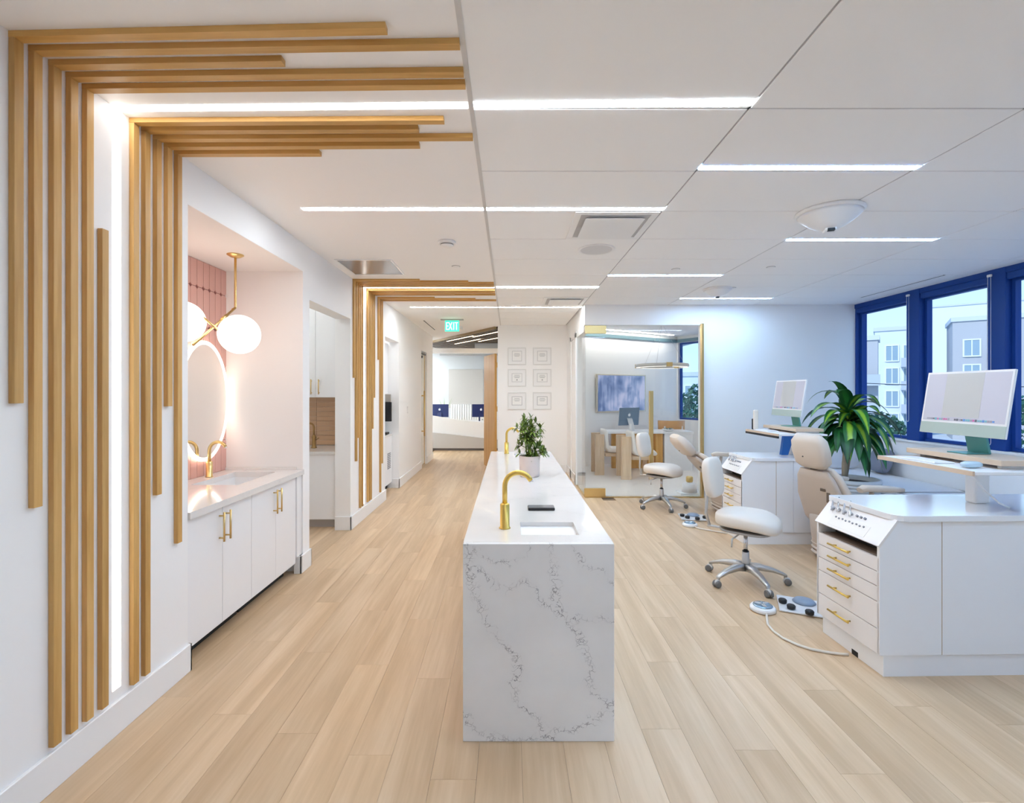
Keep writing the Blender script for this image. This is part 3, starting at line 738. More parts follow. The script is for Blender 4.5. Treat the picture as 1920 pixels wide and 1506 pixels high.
# ================================================================== VANITY NICHE
NB_X, NY0, NY1 = -2.424, 2.647, 4.125
vt = .868
def tbar(b, x, y0, z0, z1, off=.03, r=.006):
    tube(b, [(x + off, y0, z0), (x + off, y0, z1)], r, 10)
    for z in (z0 + .022, z1 - .022): tube(b, [(x, y0, z), (x + off, y0, z)], r * .85, 8)
seams = [2.668, 3.005, 3.345, 3.685, 4.035]
for i in range(2):
    y0, y1 = seams[2 * i], seams[2 * i + 2]
    t = thing('vanity_cabinet', ['white two-door vanity cabinet at the oak slat end of the niche', 'white two-door vanity cabinet at the kitchenette end of the niche'][i], 'cabinet', (XW, y0, 0), 0, 'vanity cabinets')
    L = y1 - y0
    b = bm_(); box(b, -.64, -.045, .002, L - .002, .10, .12); box(b, -.64, -.045, .002, .018, .12, vt - .045); box(b, -.64, -.045, L - .018, L - .002, .12, vt - .045); box(b, -.652, -.641, .019, L - .019, .121, vt - .0465); obj('carcass', b, W_CAB, t)
    b = bm_(); box(b, -.60, -.12, .01, L - .01, .0, .10); obj('plinth', b, DARK, t)
    for j in range(2):
        a0, a1 = (0, L / 2) if j == 0 else (L / 2, L)
        b = bm_(); box(b, -.042, -.022, a0 + .0018, a1 - .0018, .10, vt - .045, .0015, 1); dr = obj('door', b, W_CAB, t)
        b = bm_(); yy = L / 2 + (-.034 if j == 0 else .034); tbar(b, -.022, yy, .61, .79); obj('handle', b, GOLD, dr)
b = bm_(); box(b, XW - .035, XW - .012, 4.036, 4.122, .15, vt - .045); box(b, XW - .035, XW - .012, 2.65, 2.666, .10, vt - .045); struct('trim_7', b, W_CAB)
ct = thing('vanity_countertop', 'white quartz countertop with sunken basin in the pink niche', 'countertop', (0, 0, vt))
VH = (-2.27, -1.93, 3.44, 4.00)
b = slab_with_holes(NB_X + .012, XW + .012, NY0 + .003, NY1 - .003, -.04, 0, [VH]); obj('slab', b, MARBT, ct)
basin(ct, *VH, -.0405, .11)
b = bm_(); box(b, NB_X + .012, XW - .05, NY1 - .016, NY1 - .003, 0.0005, .02); ob = obj('side_splash', b, MARBT, ct)
faucet((-2.335, 3.765, vt + .0008), 0, 'gold gooseneck faucet on the vanity countertop under the glowing oval mirror', GOLD)

# pink picket tiles
pt = thing('pink_tile_wall', 'tall pink elongated tiles covering the back of the vanity niche', 'wall tiles', (NB_X, NY0, 0))
b = bm_(); box(b, .0005, .004, .004, NY1 - NY0 - .004, vt, 2.558); obj('grout_bed', b, GROUT, pt)
tw, th = .0775, .305; cut = .016; gp = .0019
zr = [2.345 + .305 * k for k in range(-5, 1)]
def pick(z0, z1, c0=True, c1=True):
    b = bm_(); w2 = tw / 2 - gp; z0 += gp; z1 -= gp
    pts = [(-w2, z0 + cut), (-w2 + cut, z0), (w2 - cut, z0), (w2, z0 + cut)] if c0 else [(-w2, z0), (w2, z0)]
    pts += [(w2, z1 - cut), (w2 - cut, z1), (-w2 + cut, z1), (-w2, z1 - cut)] if c1 else [(w2, z1), (-w2, z1)]
    prism(b, pts, 'X', .004, .011); return b
rows = [(vt + .001, zr[0])] + [(zr[i], zr[i + 1]) for i in range(5)] + [(zr[5], 2.556)]
for ri, (z0, z1) in enumerate(rows):
    p0 = None
    for k in range(19):
        y = NY1 - NY0 - tw * (k + .5)
        if y < tw / 2 - .002: continue
        if p0 is None: p0 = obj('tile', pick(z0, z1, ri > 0, ri < 6), PINK, pt); o = p0
        else: o = dup(p0)
        o.location = (0, y, 0)

# mirror: ring glow round an oval
mr = thing('oval_mirror', 'tall oval mirror with a glowing rim on the pink tiles', 'mirror', (NB_X + .013, 3.79, 1.458))
def oval(b, ry, rz_, x0, x1, n=64):
    return prism(b, [(ry * math.cos(2 * PI * k / n), rz_ * math.sin(2 * PI * k / n)) for k in range(n)], 'X', x0, x1)
b = bm_(); oval(b, .285, .435, 0, .018); obj('backing', b, W_PLAST, mr)
b = bm_(); n = 72
rings = [[(x, ry * math.cos(2 * PI * k / n), rr * math.sin(2 * PI * k / n)) for k in range(n)] for x, ry, rr in ((.014, .312, .472), (.030, .312, .472), (.030, .284, .444), (.014, .284, .444))]
ring_loft(b, rings, False, True); obj('light_ring', b, RINGM, mr)
b = bm_(); oval(b, .2835, .4435, .020, .028); obj('glass', b, MIRROR, mr)

# two-globe pendant
gl = thing('globe_pendant', 'gold pendant with two glowing white globes hanging in the niche', 'lamp', (-2.05, 3.62, 2.56))
G1, G2 = Vector((.125, -.17, -.62)), Vector((-.165, -.34, -.553)); GR = .138
b = bm_(); lathe(b, [(.058, -.001), (.058, -.008), (.035, -.022), (.012, -.028)], n=32); obj('canopy', b, GOLD, gl)
J = Vector((0, 0, -.40)); b = bm_(); tube(b, [(0, 0, -.02), J + Vector((0, 0, .012)), J, J + Vector((-.012, -.02, -.018))], .0085, 12); obj('rod', b, GOLD, gl)
P1 = Vector((-.115, -.31, -.71)); b = bm_(); tube(b, [J, P1], .0085, 12); tube(b, [J + (P1 - J) * .22, J + (P1 - J) * .34], .0125, 12); obj('arm', b, GOLD, gl)
b = bm_(); tube(b, [(-.058, -.34, -.50), (.05, -.24, -.624)], .0085, 12); obj('arm', b, GOLD, gl)
for q in (G1, G2):
    b = bm_(); bmesh.ops.create_uvsphere(b, u_segments=40, v_segments=24, radius=GR, matrix=T(*q))
    obj('globe', b, GLOBEM, gl, smooth=True)

# ================================================================== KITCHENETTE
kx0, kx1 = -3.38, -1.945
t = thing('wall_cabinet', 'white wall cabinet with gold handles seen through the kitchenette doorway', 'cabinet', (kx1, 5.75, 0))
W = kx1 - kx0
b = bm_(); box(b, -W, 0, .022, .345, 1.465, 2.52); obj('carcass', b, W_CAB, t)
nd = 4
for i in range(nd):
    a0, a1 = -W * (i + 1) / nd, -W * i / nd
    b = bm_(); box(b, a0 + .002, a1 - .002, 0, .02, 1.465, 2.52, .0015, 1); dr = obj('door', b, W_CAB, t)
    xx = a0 + .045 if i % 2 == 0 else a1 - .045
    b = bm_(); tube(b, [(xx, -.028, 1.50), (xx, -.028, 1.68)], .006, 10)
    for z in (1.52, 1.66): tube(b, [(xx, 0, z), (xx, -.028, z)], .005, 8)
    obj('handle', b, BRASS, dr)
t = thing('base_cabinet', 'white base cabinet under the kitchenette counter', 'cabinet', (kx1, 5.42, 0))
b = bm_(); box(b, -W, 0, .022, .66, .10, .825); obj('carcass', b, W_CAB, t)
b = bm_(); box(b, -W, 0, .07, .6, 0, .10); obj('plinth', b, mat('plinth_grey', (.45, .43, .42), .5), t)
for i in range(2):
    b = bm_(); box(b, -W * (i + 1) / 2 + .002, -W * i / 2 - .002, 0, .02, .10, .825, .0015, 1); obj('door', b, W_CAB, t)
t = thing('kitchenette_counter', 'white countertop in the kitchenette doorway', 'countertop', (kx1, 5.40, .826))
b = bm_(); box(b, -W, 0, 0, .685, 0, .035, .003, 1); obj('slab', b, MARBT, t)
pt = thing('kitchenette_backsplash', 'tan stacked tile backsplash behind the kitchenette faucet', 'wall tiles', (kx1, 6.098, 0))
b = bm_(); box(b, -W, 0, -.004, -.0005, .862, 1.464); obj('grout_bed', b, KGROUT, pt)
th = .0598; tw = .24; p0 = None
for r_ in range(10):
    for k in range(6):
        x = -tw * (k + .5) if True else 0
        b_ = None
        if p0 is None:
            b_ = bm_(); box(b_, -tw / 2 + .0015, tw / 2 - .0015, -.011, -.004, .0015, th - .0015, .001, 1); p0 = o = obj('tile', b_, KTILE, pt)
        else: o = dup(p0)
        o.location = (x, 0, .864 + th * r_)
t = thing('bronze_faucet', 'dark bronze faucet on the kitchenette counter', 'faucet', (-2.335, 5.78, .861))
b = bm_(); lathe(b, [(.034, 0), (.034, .006), (.024, .02), (.022, .11), (.028, .125), (.018, .15), (.012, .16)], n=24); obj('body', b, BRONZE, t)
pts = [(0, 0, .15), (0, 0, .24)] + [(-.05 + .05 * math.cos(a), 0, .24 + .055 * math.sin(a)) for a in [PI * k / 10 for k in range(1, 11)]] + [(-.103, 0, .21)]
b = bm_(); tube(b, pts, .011, 12); obj('spout', b, BRONZE, t)
b = bm_(); tube(b, [(.018, 0, .09), (.06, -.01, .12)], .006, 8); obj('lever', b, BRONZE, t)

# ================================================================== ALCOVE AND CORRIDOR
t = thing('alcove_cabinet', 'white low cabinet with grey vent inside the corridor alcove', 'cabinet', (-1.86, 6.9, 0))
b = bm_(); box(b, -.58, -.03, 0, .80, .10, .84); obj('carcass', b, W_CAB, t)
b = bm_(); box(b, -.55, -.08, .02, .78, 0, .10); obj('plinth', b, DARK, t)
b = bm_(); box(b, -.58, .0, 0, .80, .842, .872, .002, 1); obj('worktop', b, MARBT, t)
for i in range(2):
    b = bm_(); box(b, -.03, -.01, .002 + .4 * i, .398 + .4 * i, .10, .84, .0015, 1); dr = obj('door', b, W_CAB, t)
b = bm_()
for i in range(9): box(b, -.012, -.004, .52, .70, .34 + .028 * i, .356 + .028 * i)
obj('vent', b, mat('vent_grey', (.30, .30, .32), .5), t)
t = thing('alcove_wall_cabinet', 'white wall cabinet in the corridor alcove above the black monitor', 'cabinet', (-1.95, 6.9, 1.50))
b = bm_(); box(b, -.53, 0, 0, .80, 0, .80, .002, 1); obj('carcass', b, W_CAB, t)
for i in range(2):
    b = bm_(); box(b, .001, .018, .002 + .4 * i, .398 + .4 * i, 0, .80, .0015, 1); obj('door', b, W_CAB, t)
t = thing('black_monitor', 'black monitor on a stand in the corridor alcove', 'monitor', (-1.985, 7.50, .8725), 0)
b = bm_(); box(b, -.16, .16, -.02, .015, .20, .50, .006, 2); obj('panel', b, BLACK, t)
b = bm_(); box(b, -.03, .03, .015, .05, .03, .36, .004, 1); obj('neck', b, BLACK, t)
b = bm_(); box(b, -.10, .10, -.07, .10, 0, .03, .008, 2); obj('foot', b, BLACK, t)
b = bm_(); box(b, -.15, .15, -.018, .012, .502, .62, .006, 2); obj('document_bar', b, mat('taupe_plastic', (.40, .37, .33), .5), t)

# glass sliding door on the left of the corridor
t = thing('sliding_door', 'frosted sliding door with a long gold bar handle on the corridor wall', 'door', (XW - .06, 9.672, .001))
b = bm_(); box(b, 0, .012, .02, .60, .02, 2.34); obj('door_leaf', b, mat('frosted_white_glass', (.80, .82, .80), .25), t)
b = bm_(); box(b, -.01, .02, .002, .02, 0, 2.355); box(b, -.01, .02, .60, .624, 0, 2.355); obj('jamb_strip', b, BRASS, t)
b = bm_(); tube(b, [(.07, .30, .62), (.07, .30, 1.55)], .016, 14)
for z in (.72, 1.45): tube(b, [(.01, .30, z), (.07, .30, z)], .012, 10)
obj('handle', b, GOLD, t)
b = bm_(); box(b, .02, .05, .02, .6, 2.30, 2.33, .003, 1); lathe(b, [(.02, 0), (.02, .05)], (.035, .2, 2.22), 14); obj('track', b, mat('dark_hardware', (.10, .10, .10), .4, .6), t)
t = thing('wall_switch_plate', 'small white switch plate on the corridor wall beyond the alcove', 'switch', (XW, 8.35, 1.22))
b = bm_(); box(b, 0.0005, .006, -.04, .04, -.06, .06, .002, 1); obj('plate', b, mat('switch_grey', (.70, .70, .71), .35), t)
b = bm_(); box(b, .006, .010, -.018, .018, -.035, .035, .001, 1); obj('rocker', b, W_PLAST, t)

# oak door standing open at the end of the certificate wall
t = thing('oak_door', 'tall oak door standing open beside the certificate wall', 'door', (-.262, 9.345, 0), 108)
b = bm_(); box(b, 0.0, .80, -.022, .022, .01, 2.27, .003, 1); obj('door_leaf', b, HONEY, t)
for z in (.3, 1.2, 2.05):
    b = bm_(); tube(b, [(-.004, -.024, z - .05), (-.004, -.024, z + .05)], .008, 10); obj('hinge', b, BRASS, t)

# certificates
ci = 0
cols = [(-.09 , 'left'), (.43, 'right')]
rowz = [2.21, 1.80, 1.36]
names = [['showing a block of text above a faint seal', 'with a nearly blank certificate, top right of the six'], ['with a small dark seal, middle of the left column', 'with a small dark seal, middle of the right column'], ['with a dark-edged sheet, lowest of the left column', 'with a dark-edged sheet, lowest of the right column']]
names[0][0] = 'with lines of text, top left of the six'
for r_ in range(3):
    for c_ in range(2):
        x = (.145, .625)[c_]; z = rowz[r_]
        t = thing('framed_certificate', 'pale framed certificate ' + names[r_][c_], 'picture', (x, 9.2, z), 0, 'framed certificates')
        w2, h2 = .175, .165
        b = bm_()
        for a in ((-w2, w2, h2 - .018, h2), (-w2, w2, -h2, -h2 + .018), (-w2, -w2 + .018, -h2 + .018, h2 - .018), (w2 - .018, w2, -h2 + .018, h2 - .018)): box(b, a[0], a[1], -.022, -.001, a[2], a[3], .002, 1)
        obj('frame', b, FRAMEM, t)
        b = bm_(); box(b, -w2 + .018, w2 - .018, -.010, -.002, -h2 + .018, h2 - .018); obj('mat_board', b, W_PLAST, t)
        pw, ph = (.10, .085) if r_ else (.095, .10)
        b = bm_(); box(b, -pw, pw, -.013, -.010, -ph, ph); obj('sheet_edge', b, mat('sheet_edge_grey', (.52, .52, .54), .6) if r_ == 2 else mat('sheet_edge_pale', (.64, .64, .65), .6), t)
        b = bm_(); q = .012; box(b, -pw + q, pw - q, -.0145, -.013, -ph + q, ph - q); sh = obj('sheet', b, PAPER, t)
        b = bm_()
        for (lw, lz) in ((.05, .045), (.06, .02), (.045, -.002)): box(b, -lw, lw, -.0155, -.0145, lz - .004, lz + .004)
        if r_ == 1: lathe(b, [(.016, 0), (.016, .001)], (0, 0, 0), 16) if False else box(b, -.012, .012, -.0155, -.0145, -.055, -.028)
        obj('print', b, INK, sh)

# ================================================================== RECEPTION
t = thing('reception_desk', 'white reception desk with slanted overlapping panels beyond the corridor', 'desk', (0, 12.7, 0))
b = bm_(); prism(b, [(-2.6, .10), (-.25, .10), (-.25, .68), (-1.35, .80), (-2.6, 1.0)], 'Y', .0, .06); obj('upper_panel', b, W_CAB, t)
b = bm_(); prism(b, [(-2.6, .06), (-.25, .06), (-.25, .27), (-1.35, .40), (-2.6, .53)], 'Y', -.09, -.002); obj('lower_panel', b, mat('grey_white_panel', (.55, .53, .52), .4), t)
b = bm_(); box(b, -2.6, -.25, -.03, .05, 0, .06); obj('plinth', b, mat('plinth_dark', (.20, .18, .18), .6), t)
b = bm_(); box(b, -2.6, -.25, .06, 1.05, .70, .735, .003, 1); obj('worktop', b, W_CAB, t)
b = bm_(); box(b, -2.6, -.3, 1.02, 1.05, .0, .70); obj('back_panel', b, W_CAB, t)
def logo(b, s, y, M):
    """small round fruit-like mark with a side notch and a leaf"""
    pts = []
    for k in range(36):
        a = 2 * PI * k / 36; r = 1 - .10 * max(0, math.cos(4 * (a - PI / 2)) if abs(a - PI / 2) < .5 or abs(a - 1.5 * PI) < .5 else 0)
        p = Vector((r * math.cos(a), r * math.sin(a)))
        dq = p - Vector((1.18, .12))
        if dq.length < .42: p = Vector((1.18, .12)) + dq.normalized() * .42 if dq.length > 1e-4 else p
        pts.append((p.x * s, p.y * s * 1.02))
    t_ = bmesh.new(); prism(t_, pts, 'Y', y - .0012, y)
    prism(t_, [(.02 * s, 1.12 * s), (.10 * s, 1.45 * s), (.40 * s, 1.62 * s), (.33 * s, 1.30 * s)], 'Y', y - .0012, y)
    merge(b, t_, M)
LOGO = mat('pale_logo_silver', (.85, .88, .92), .25)
def imac(loc, rz, label, back, stand, chin=None, tilt=0, screen=True, s=1.0, group=None):
    """all-in-one computer, local -Y is the screen side; origin at the foot"""
    t = thing('desktop_computer', label, 'computer', loc, rz, group)
    M = T(0, 0, .30) @ rot('X', -tilt) @ T(0, 0, -.30)
    w2 = .2735 * s; z0, z1 = .105, .105 + .39 * s
    b = bm_(); box(b, -w2, w2, -.004, .010, z0, z1, .004, 2, 0, M); obj('housing', b, back, t)
    b = bm_(); box(b, -w2 + .0005, w2 - .0005, -.0052, -.004, z0 + .072 * s, z1 - .0005, 0, 2, 0, M); obj('bezel', b, mat('white_bezel', (.80, .78, .76), .3), t)
    b = bm_(); box(b, -w2 + .0005, w2 - .0005, -.0056, -.004, z0 + .0005, z0 + .070 * s, 0, 2, 0, M); obj('chin', b, chin or back, t)
    b = bm_(); sw = w2 - .012; sz0, sz1 = z0 + .082 * s, z1 - .013
    box(b, -sw, sw, -.0060, -.0050, sz0, sz1, 0, 2, 0, M)
    sc_ = obj('screen', b, mat('lit_screen_lilac', (.50, .48, .53), .25, emit=.05) if screen else mat('dark_screen', (.04, .05, .07), .1), t)
    if screen:
        b = bm_(); box(b, -sw * .50, sw * .42, -.0066, -.0060, sz0 + .025, sz1, 0, 2, 0, M); obj('document_window', b, mat('lit_document_beige', (.47, .455, .43), .3, emit=.05), sc_)
        b = bm_(); cs = [(.10, .10, .12), (.55, .12, .30), (.10, .25, .55), (.15, .40, .45), (.30, .28, .32)]
        rr = random.Random(3)
        for i in range(30):
            if i in (11, 12): continue
            x = -sw * .86 + i * sw * 1.62 / 29; hgt = rr.uniform(.008, .015)
            box(b, x - .006, x + .006, -.0068, -.0060, sz0 + .010 - hgt / 2, sz0 + .010 + hgt / 2, 0, 2, rr.randrange(5), M)
        ms = [mat('icon_tone_%d' % i, c_, .4, emit=.05) for i, c_ in enumerate(cs)]
        obj('dock_icons', b, ms, sc_)
    b = bm_(); logo(b, .034 * s, 0, M @ rot('Z', 180) @ T(0, -.0102, (z0 + z1) / 2 + .03)); obj('logo', b, LOGO, t)
    b = bm_(); prism(b, [(.09, .0), (.10, .003), (.075, .13), (.03, .235), (.010, .25), (.010, .24), (.06, .13), (.085, .005)], 'X', -.065 * s, .065 * s); obj('stand_neck', b, stand, t)
    b = bm_(); box(b, -.065 * s, .065 * s, -.045, .10, 0, .006, .002, 1); obj('stand_foot', b, stand, t)
    return t
imac((-1.91, 13.25, .7365), 180, 'navy-backed computer on the reception desk, beside the corridor wall', NAVYBACK, NAVYBACK, s=.9, group='reception computers')
imac((-.774, 13.25, .7365), 180, 'navy-backed computer on the reception desk, beside the oak door', NAVYBACK, NAVYBACK, s=.9, group='reception computers')
t = thing('card_holder', 'small white card stand on the reception desk near the oak door', 'card stand', (-.72, 12.95, .7365))
b = bm_(); prism(b, [(0, 0), (.05, 0), (.03, .12), (.022, .12)], 'X', -.06, .06); obj('stand', b, W_PLAST, t)
b = bm_(); box(b, -.02, .02, .003, .006, .04, .07); obj('print', b, INK, t)
t = thing('desk_plant', 'tiny pale green plant on the reception desk', 'plant', (-1.82, 13.62, .7365))
b = bm_(); lathe(b, [(.04, 0), (.05, .09), (.045, .09), (.04, .07)], n=20); obj('pot', b, W_PLAST, t)
for k in range(9):
    bm = bm_(); uvl = bm.loops.layers.uv.new('UVMap'); a = k * 2.4
    blade(bm, uvl, (0, 0, .08), (math.cos(a) * .4, math.sin(a) * .4, 1), .52 + .07 * (k % 3), .022, .5, 4); obj('leaf', bm, mat('pale_leaf', (.42, .55, .36), .5), t)
t = thing('wall_panel', 'large plain light grey panel on the reception back wall', 'panel', (-1.42, 16, 1.62))
b = bm_(); box(b, -.58, .56, -.03, -.001, -.62, .66, .004, 1); obj('face', b, mat('plain_grey_face', (.56, .55, .54), .6), t)
t = thing('fluted_wainscot', 'white fluted low wall panel behind the reception desk', 'panel', (-1.9, 15.99, 0))
for k in range(22):
    b = bm_(); lathe(b, [(.035, 0), (.035, 1.12)], (k * .078, -.045, 0), 10); obj('flute', b, W_CAB, t)
# ================================================================== GLAZED OFFICE
gd = thing('glass_door', 'frameless glass office door with gold patch fittings and bar handle', 'door', (1.105, 7.0, 0))
DW = 2.775 - 1.105
b = bm_(); box(b, 0, DW, 0, .012, .012, 2.50); obj('pane', b, GLASS, gd)
b = bm_(); box(b, -.012, .295, -.012, .024, 2.375, 2.49, .003, 1); obj('patch_fitting', b, GOLD, gd, )
b = bm_(); box(b, -.02, .285, -.012, .024, .012, .135, .003, 1); obj('patch_fitting', b, GOLD, gd)
b = bm_(); box(b, .90, .96, -.07, -.04, .47, 1.545, .004, 1)
for z in (.62, 1.40): box(b, .91, .95, -.04, -.0005, z - .015, z + .015)
obj('handle', b, GOLD, gd)
fr = thing('gold_door_frame', 'slim gold frame around the frameless glass office door', 'door frame', (1.105, 7.0, 0))
b = bm_(); box(b, DW + .004, DW + .034, -.02, .05, 0, 2.52, .002, 1); obj('jamb', b, GOLD, fr)
b = bm_(); box(b, -.01, DW + .004, -.01, .03, 0, .010); obj('threshold', b, GOLD, fr)
sl = thing('glass_sidelight', 'narrow clear glass side panel beside the office corner', 'glass panel', (1.10, 7.04, 0))
b = bm_(); box(b, 0, .012, .0, .87, .012, 2.415); obj('pane', b, GLASS, sl)
b = bm_(); box(b, -.006, .018, 0, .87, 0, .012); obj('shoe', b, GOLD, sl)

# television on the slanted back wall
def onwall(s, z, off): return A + d * s - nrm * off + Vector((0, 0, z))
rzA = 30
t = thing('wall_television', 'wide television showing a dim blue picture on the office wall', 'television', tuple(onwall(1.44, 1.50, .0)), rzA)
b = bm_(); box(b, -.70, .70, -.055, -.02, -.40, .40, .004, 1); obj('frame', b, mat('champagne_frame', (.62, .56, .46), .3, .6), t)
k = NB('tv_picture_blue', .2)
tcn = k.n('ShaderNodeTexCoord'); n1 = k.noise(tcn.outputs['Object'], 2.6, 3, .55, .3); n2 = k.noise(k.vmath('MULTIPLY', tcn.outputs['Object'], (9, 1, 1.2)), 1.5, 2)
f = k.math('ADD', k.math('MULTIPLY', n1, .7), k.math('MULTIPLY', n2, .3))
cc = k.ramp(f, [(.40, (.07, .12, .27)), (.60, (.40, .42, .60)), (.5, (.20, .26, .45))])
k.base((.02, .02, .03, 1)); k.put(k.b.inputs['Emission Color'], cc); k.b.inputs['Emission Strength'].default_value = .42
b = bm_(); box(b, -.66, .66, -.058, -.055, -.37, .375); obj('screen', b, k.m, t)
b = bm_(); box(b, -.2, .2, -.02, -.001, -.2, .2); obj('bracket', b, BLACK, t)

# ring pendant
t = thing('ring_pendant', 'wide flat white ring lamp with gold clasps over the office table', 'lamp', (2.79, 8.85, 2.80))
b = bm_(); lathe(b, [(.05, -.001), (.05, -.03)], n=20); obj('canopy', b, W_PLAST, t)
b = bm_(); n = 56; zc = -.79
rings = [[(r_ * math.cos(2 * PI * k_ / n), r_ * math.sin(2 * PI * k_ / n), zc + z) for k_ in range(n)] for r_, z in ((.46, -.03), (.475, 0), (.46, .03), (.385, .03), (.37, 0), (.385, -.03))]
ring_loft(b, rings, False, True); obj('ring', b, mat('ring_lamp_white', (.62, .60, .57), .4), t)
b = bm_(); rings = [[(r_ * math.cos(2 * PI * k_ / n), r_ * math.sin(2 * PI * k_ / n), zc + z) for k_ in range(n)] for r_, z in ((.455, -.031), (.455, -.034), (.39, -.034), (.39, -.031))]
ring_loft(b, rings, False, True); obj('diffuser', b, mat('ring_glow', (1, .93, .84), .4, emit=.5), t)
b = bm_()
for a in (0, 2.1, 4.2):
    tube(b, [(.42 * math.cos(a), .42 * math.sin(a), zc + .03), (0.01 * math.cos(a), .01 * math.sin(a), -.03)], .0022, 6)
obj('wire', b, STEEL, t)
for a in (-1.6, .5, 2.6):
    b = bm_(); Mx = Matrix.Rotation(a, 4, 'Z'); box(b, .36, .482, -.05, .05, zc - .036, zc + .036, .003, 1, 0, Mx); obj('clasp', b, GOLD, t)
sd = thing('office_cove_light', 'slim glowing strip along the office ceiling edge above the television', 'light', tuple(onwall(1.5, 2.795, .22)), rzA)
b = bm_(); box(b, -1.3, 1.3, -.03, .03, -.003, .003); obj('lens', b, STRIPO, sd)
for i, (x, y) in enumerate(((2.0, 8.1), (3.6, 8.3))):
    q = thing('office_downlight', ['small round downlight in the office ceiling near the corridor side', 'small round downlight in the office ceiling near its window'][i], 'light', (x, y, CZ), 0, 'office downlights')
    b = bm_(); lathe(b, [(.07, -.0005), (.07, -.004), (.06, -.005)], n=24, cap=False); obj('trim_ring', b, W_PLAST, q)
    b = bm_(); lathe(b, [(.06, -.001), (.06, -.003)], n=24); obj('lens', b, mat('downlight_glow', (1, .94, .86), .5, emit=28.), q)

# table
t = thing('office_table', 'white-topped office table with oak base and white end panel', 'table', (2.65, 9.66, 0))
b = bm_(); box(b, -.75, .92, -.30, .30, .72, .76, .004, 2); obj('tabletop', b, W_CAB, t)
b = bm_(); box(b, -.60, .28, .0, .10, 0, .718); obj('base_panel', b, HONEY, t)
b = bm_(); box(b, .36, .90, -.28, -.22, 0, .718, .003, 1); box(b, .36, .42, -.22, .28, 0, .718); obj('end_panel', b, W_CAB, t)
b = bm_(); box(b, .20, .34, -.24, -.002, 0, .718, .002, 1); obj('oak_leg', b, HONEY, t)
imac((2.38, 9.62, .761), 205, 'grey-blue backed computer turned away on the office table', SLATEBACK, mat('pale_stand', (.72, .74, .76), .3, .5), s=.9, tilt=6)
t = thing('phone_stand', 'small white handset stand on the office table by the computer', 'handset', (2.36, 9.42, .761))
b = bm_(); box(b, -.03, .03, -.02, .05, 0, .03, .004, 1); obj('cradle', b, W_PLAST, t)
b = bm_(); box(b, -.022, .022, .0, .02, .03, .15, .006, 2); obj('handset', b, W_PLAST, t)
t = thing('succulent_bowl', 'low grey-green succulent in a dish on the office table', 'plant', (3.10, 9.45, .761))
b = bm_(); lathe(b, [(.05, 0), (.11, .03), (.115, .045), (.10, .04), (.05, .02)], n=24); obj('dish', b, W_PLAST, t)
for k_ in range(11):
    bm = bm_(); uvl = bm.loops.layers.uv.new('UVMap'); a = k_ * 2.4
    blade(bm, uvl, (.05 * math.cos(a), .05 * math.sin(a), .035), (math.cos(a), math.sin(a), .8), .06, .03, .4, 3); obj('leaf', bm, mat('succulent_grey', (.16, .24, .22), .5), t)

def oak_chair(loc, rz, label):
    """chair facing local +x: oak slab sides, cream one-piece seat and back"""
    t = thing('office_chair', label, 'chair', loc, rz, 'cream and oak office chairs')
    for sy in (-1, 1):
        b = bm_(); box(b, -.36, -.19, sy * .20 - .025, sy * .20 + .025, 0, .75, .004, 1); obj('leg', b, OAKZ, t)
        b = bm_(); box(b, .12, .20, sy * .20 - .02, sy * .20 + .02, 0, .40, .004, 1); obj('leg', b, OAKZ, t)
    b = bm_(); box(b, -.16, .18, -.18, .18, .34, .40, .003, 1); obj('seat_rail', b, OAKX, t)
    b = bm_(); slab(b, [(.27, .43, .32, .06), (.24, .455, .345, .10), (0, .45, .345, .11), (-.07, .46, .40, .11), (-.125, .52, .42, .10), (-.14, .65, .44, .09), (-.16, .79, .44, .09), (-.17, .83, .40, .05)], .55)
    obj('cushion', b, CREAM if False else mat('ivory_boucle', (.84, .79, .73), .85, bump=.4, bscale=220), t); return t
oak_chair((1.93, 9.08, 0), 0, 'cream office chair with oak slab legs, on the television side near the certificate wall')
oak_chair((2.31, 8.62, 0), 0, 'cream office chair with oak slab legs, between its twin and the gold handle')
t = thing('round_back_chair', 'oak round-backed chair with cream pad behind the office table', 'chair', (3.42, 10.32, 0), 180)
b = bm_(); n = 18
rings = [[(r_ * math.cos(a), r_ * math.sin(a), z) for r_, z in ((.27, .60), (.30, .60), (.31, .93), (.28, .93))] for a in [PI * .12 + PI * .76 * q / n for q in range(n + 1)]]
ring_loft(b, [[Vector((p[0], -p[1] * -1, p[2])) for p in r_] for r_ in rings]); obj('backrest', b, mat('orange_oak', (.62, .33, .12), .4), t)
b = bm_(); sq(b, .26, .26, .05, .5, .6, T(0, 0, .46)); obj('seat', b, CREAM, t)
b = bm_(); sq(b, .20, .04, .13, .5, .6, T(0, .225, .74)); obj('back_pad', b, mat('ivory_boucle', (.8, .8, .8)), t)
for sx in (-1, 1):
    for sy in (-1, 1):
        b = bm_(); tube(b, [(sx * .2, sy * .2, 0), (sx * .19, sy * .19, .62 if sy > 0 else .43)], .02, 10); obj('leg', b, OAKZ, t)
t = thing('frosted_bottle', 'frosted bottle with gold cap standing on a white tray behind the glass door', 'bottle', (2.70, 7.25, .004))
b = bm_(); lathe(b, [(.11, .028), (.115, .03), (.10, .15), (.06, .17), (.04, .175)], n=28); obj('bottle_body', b, mat('frosted_lilac', (.78, .75, .76), .35), t)
b = bm_(); lathe(b, [(.042, .176), (.05, .19), (.05, .25), (.035, .265)], n=24); obj('cap', b, GOLD, t)
b = bm_(); box(b, -.17, .17, -.11, .11, 0, .028, .005, 2); obj('tray', b, W_PLAST, t)

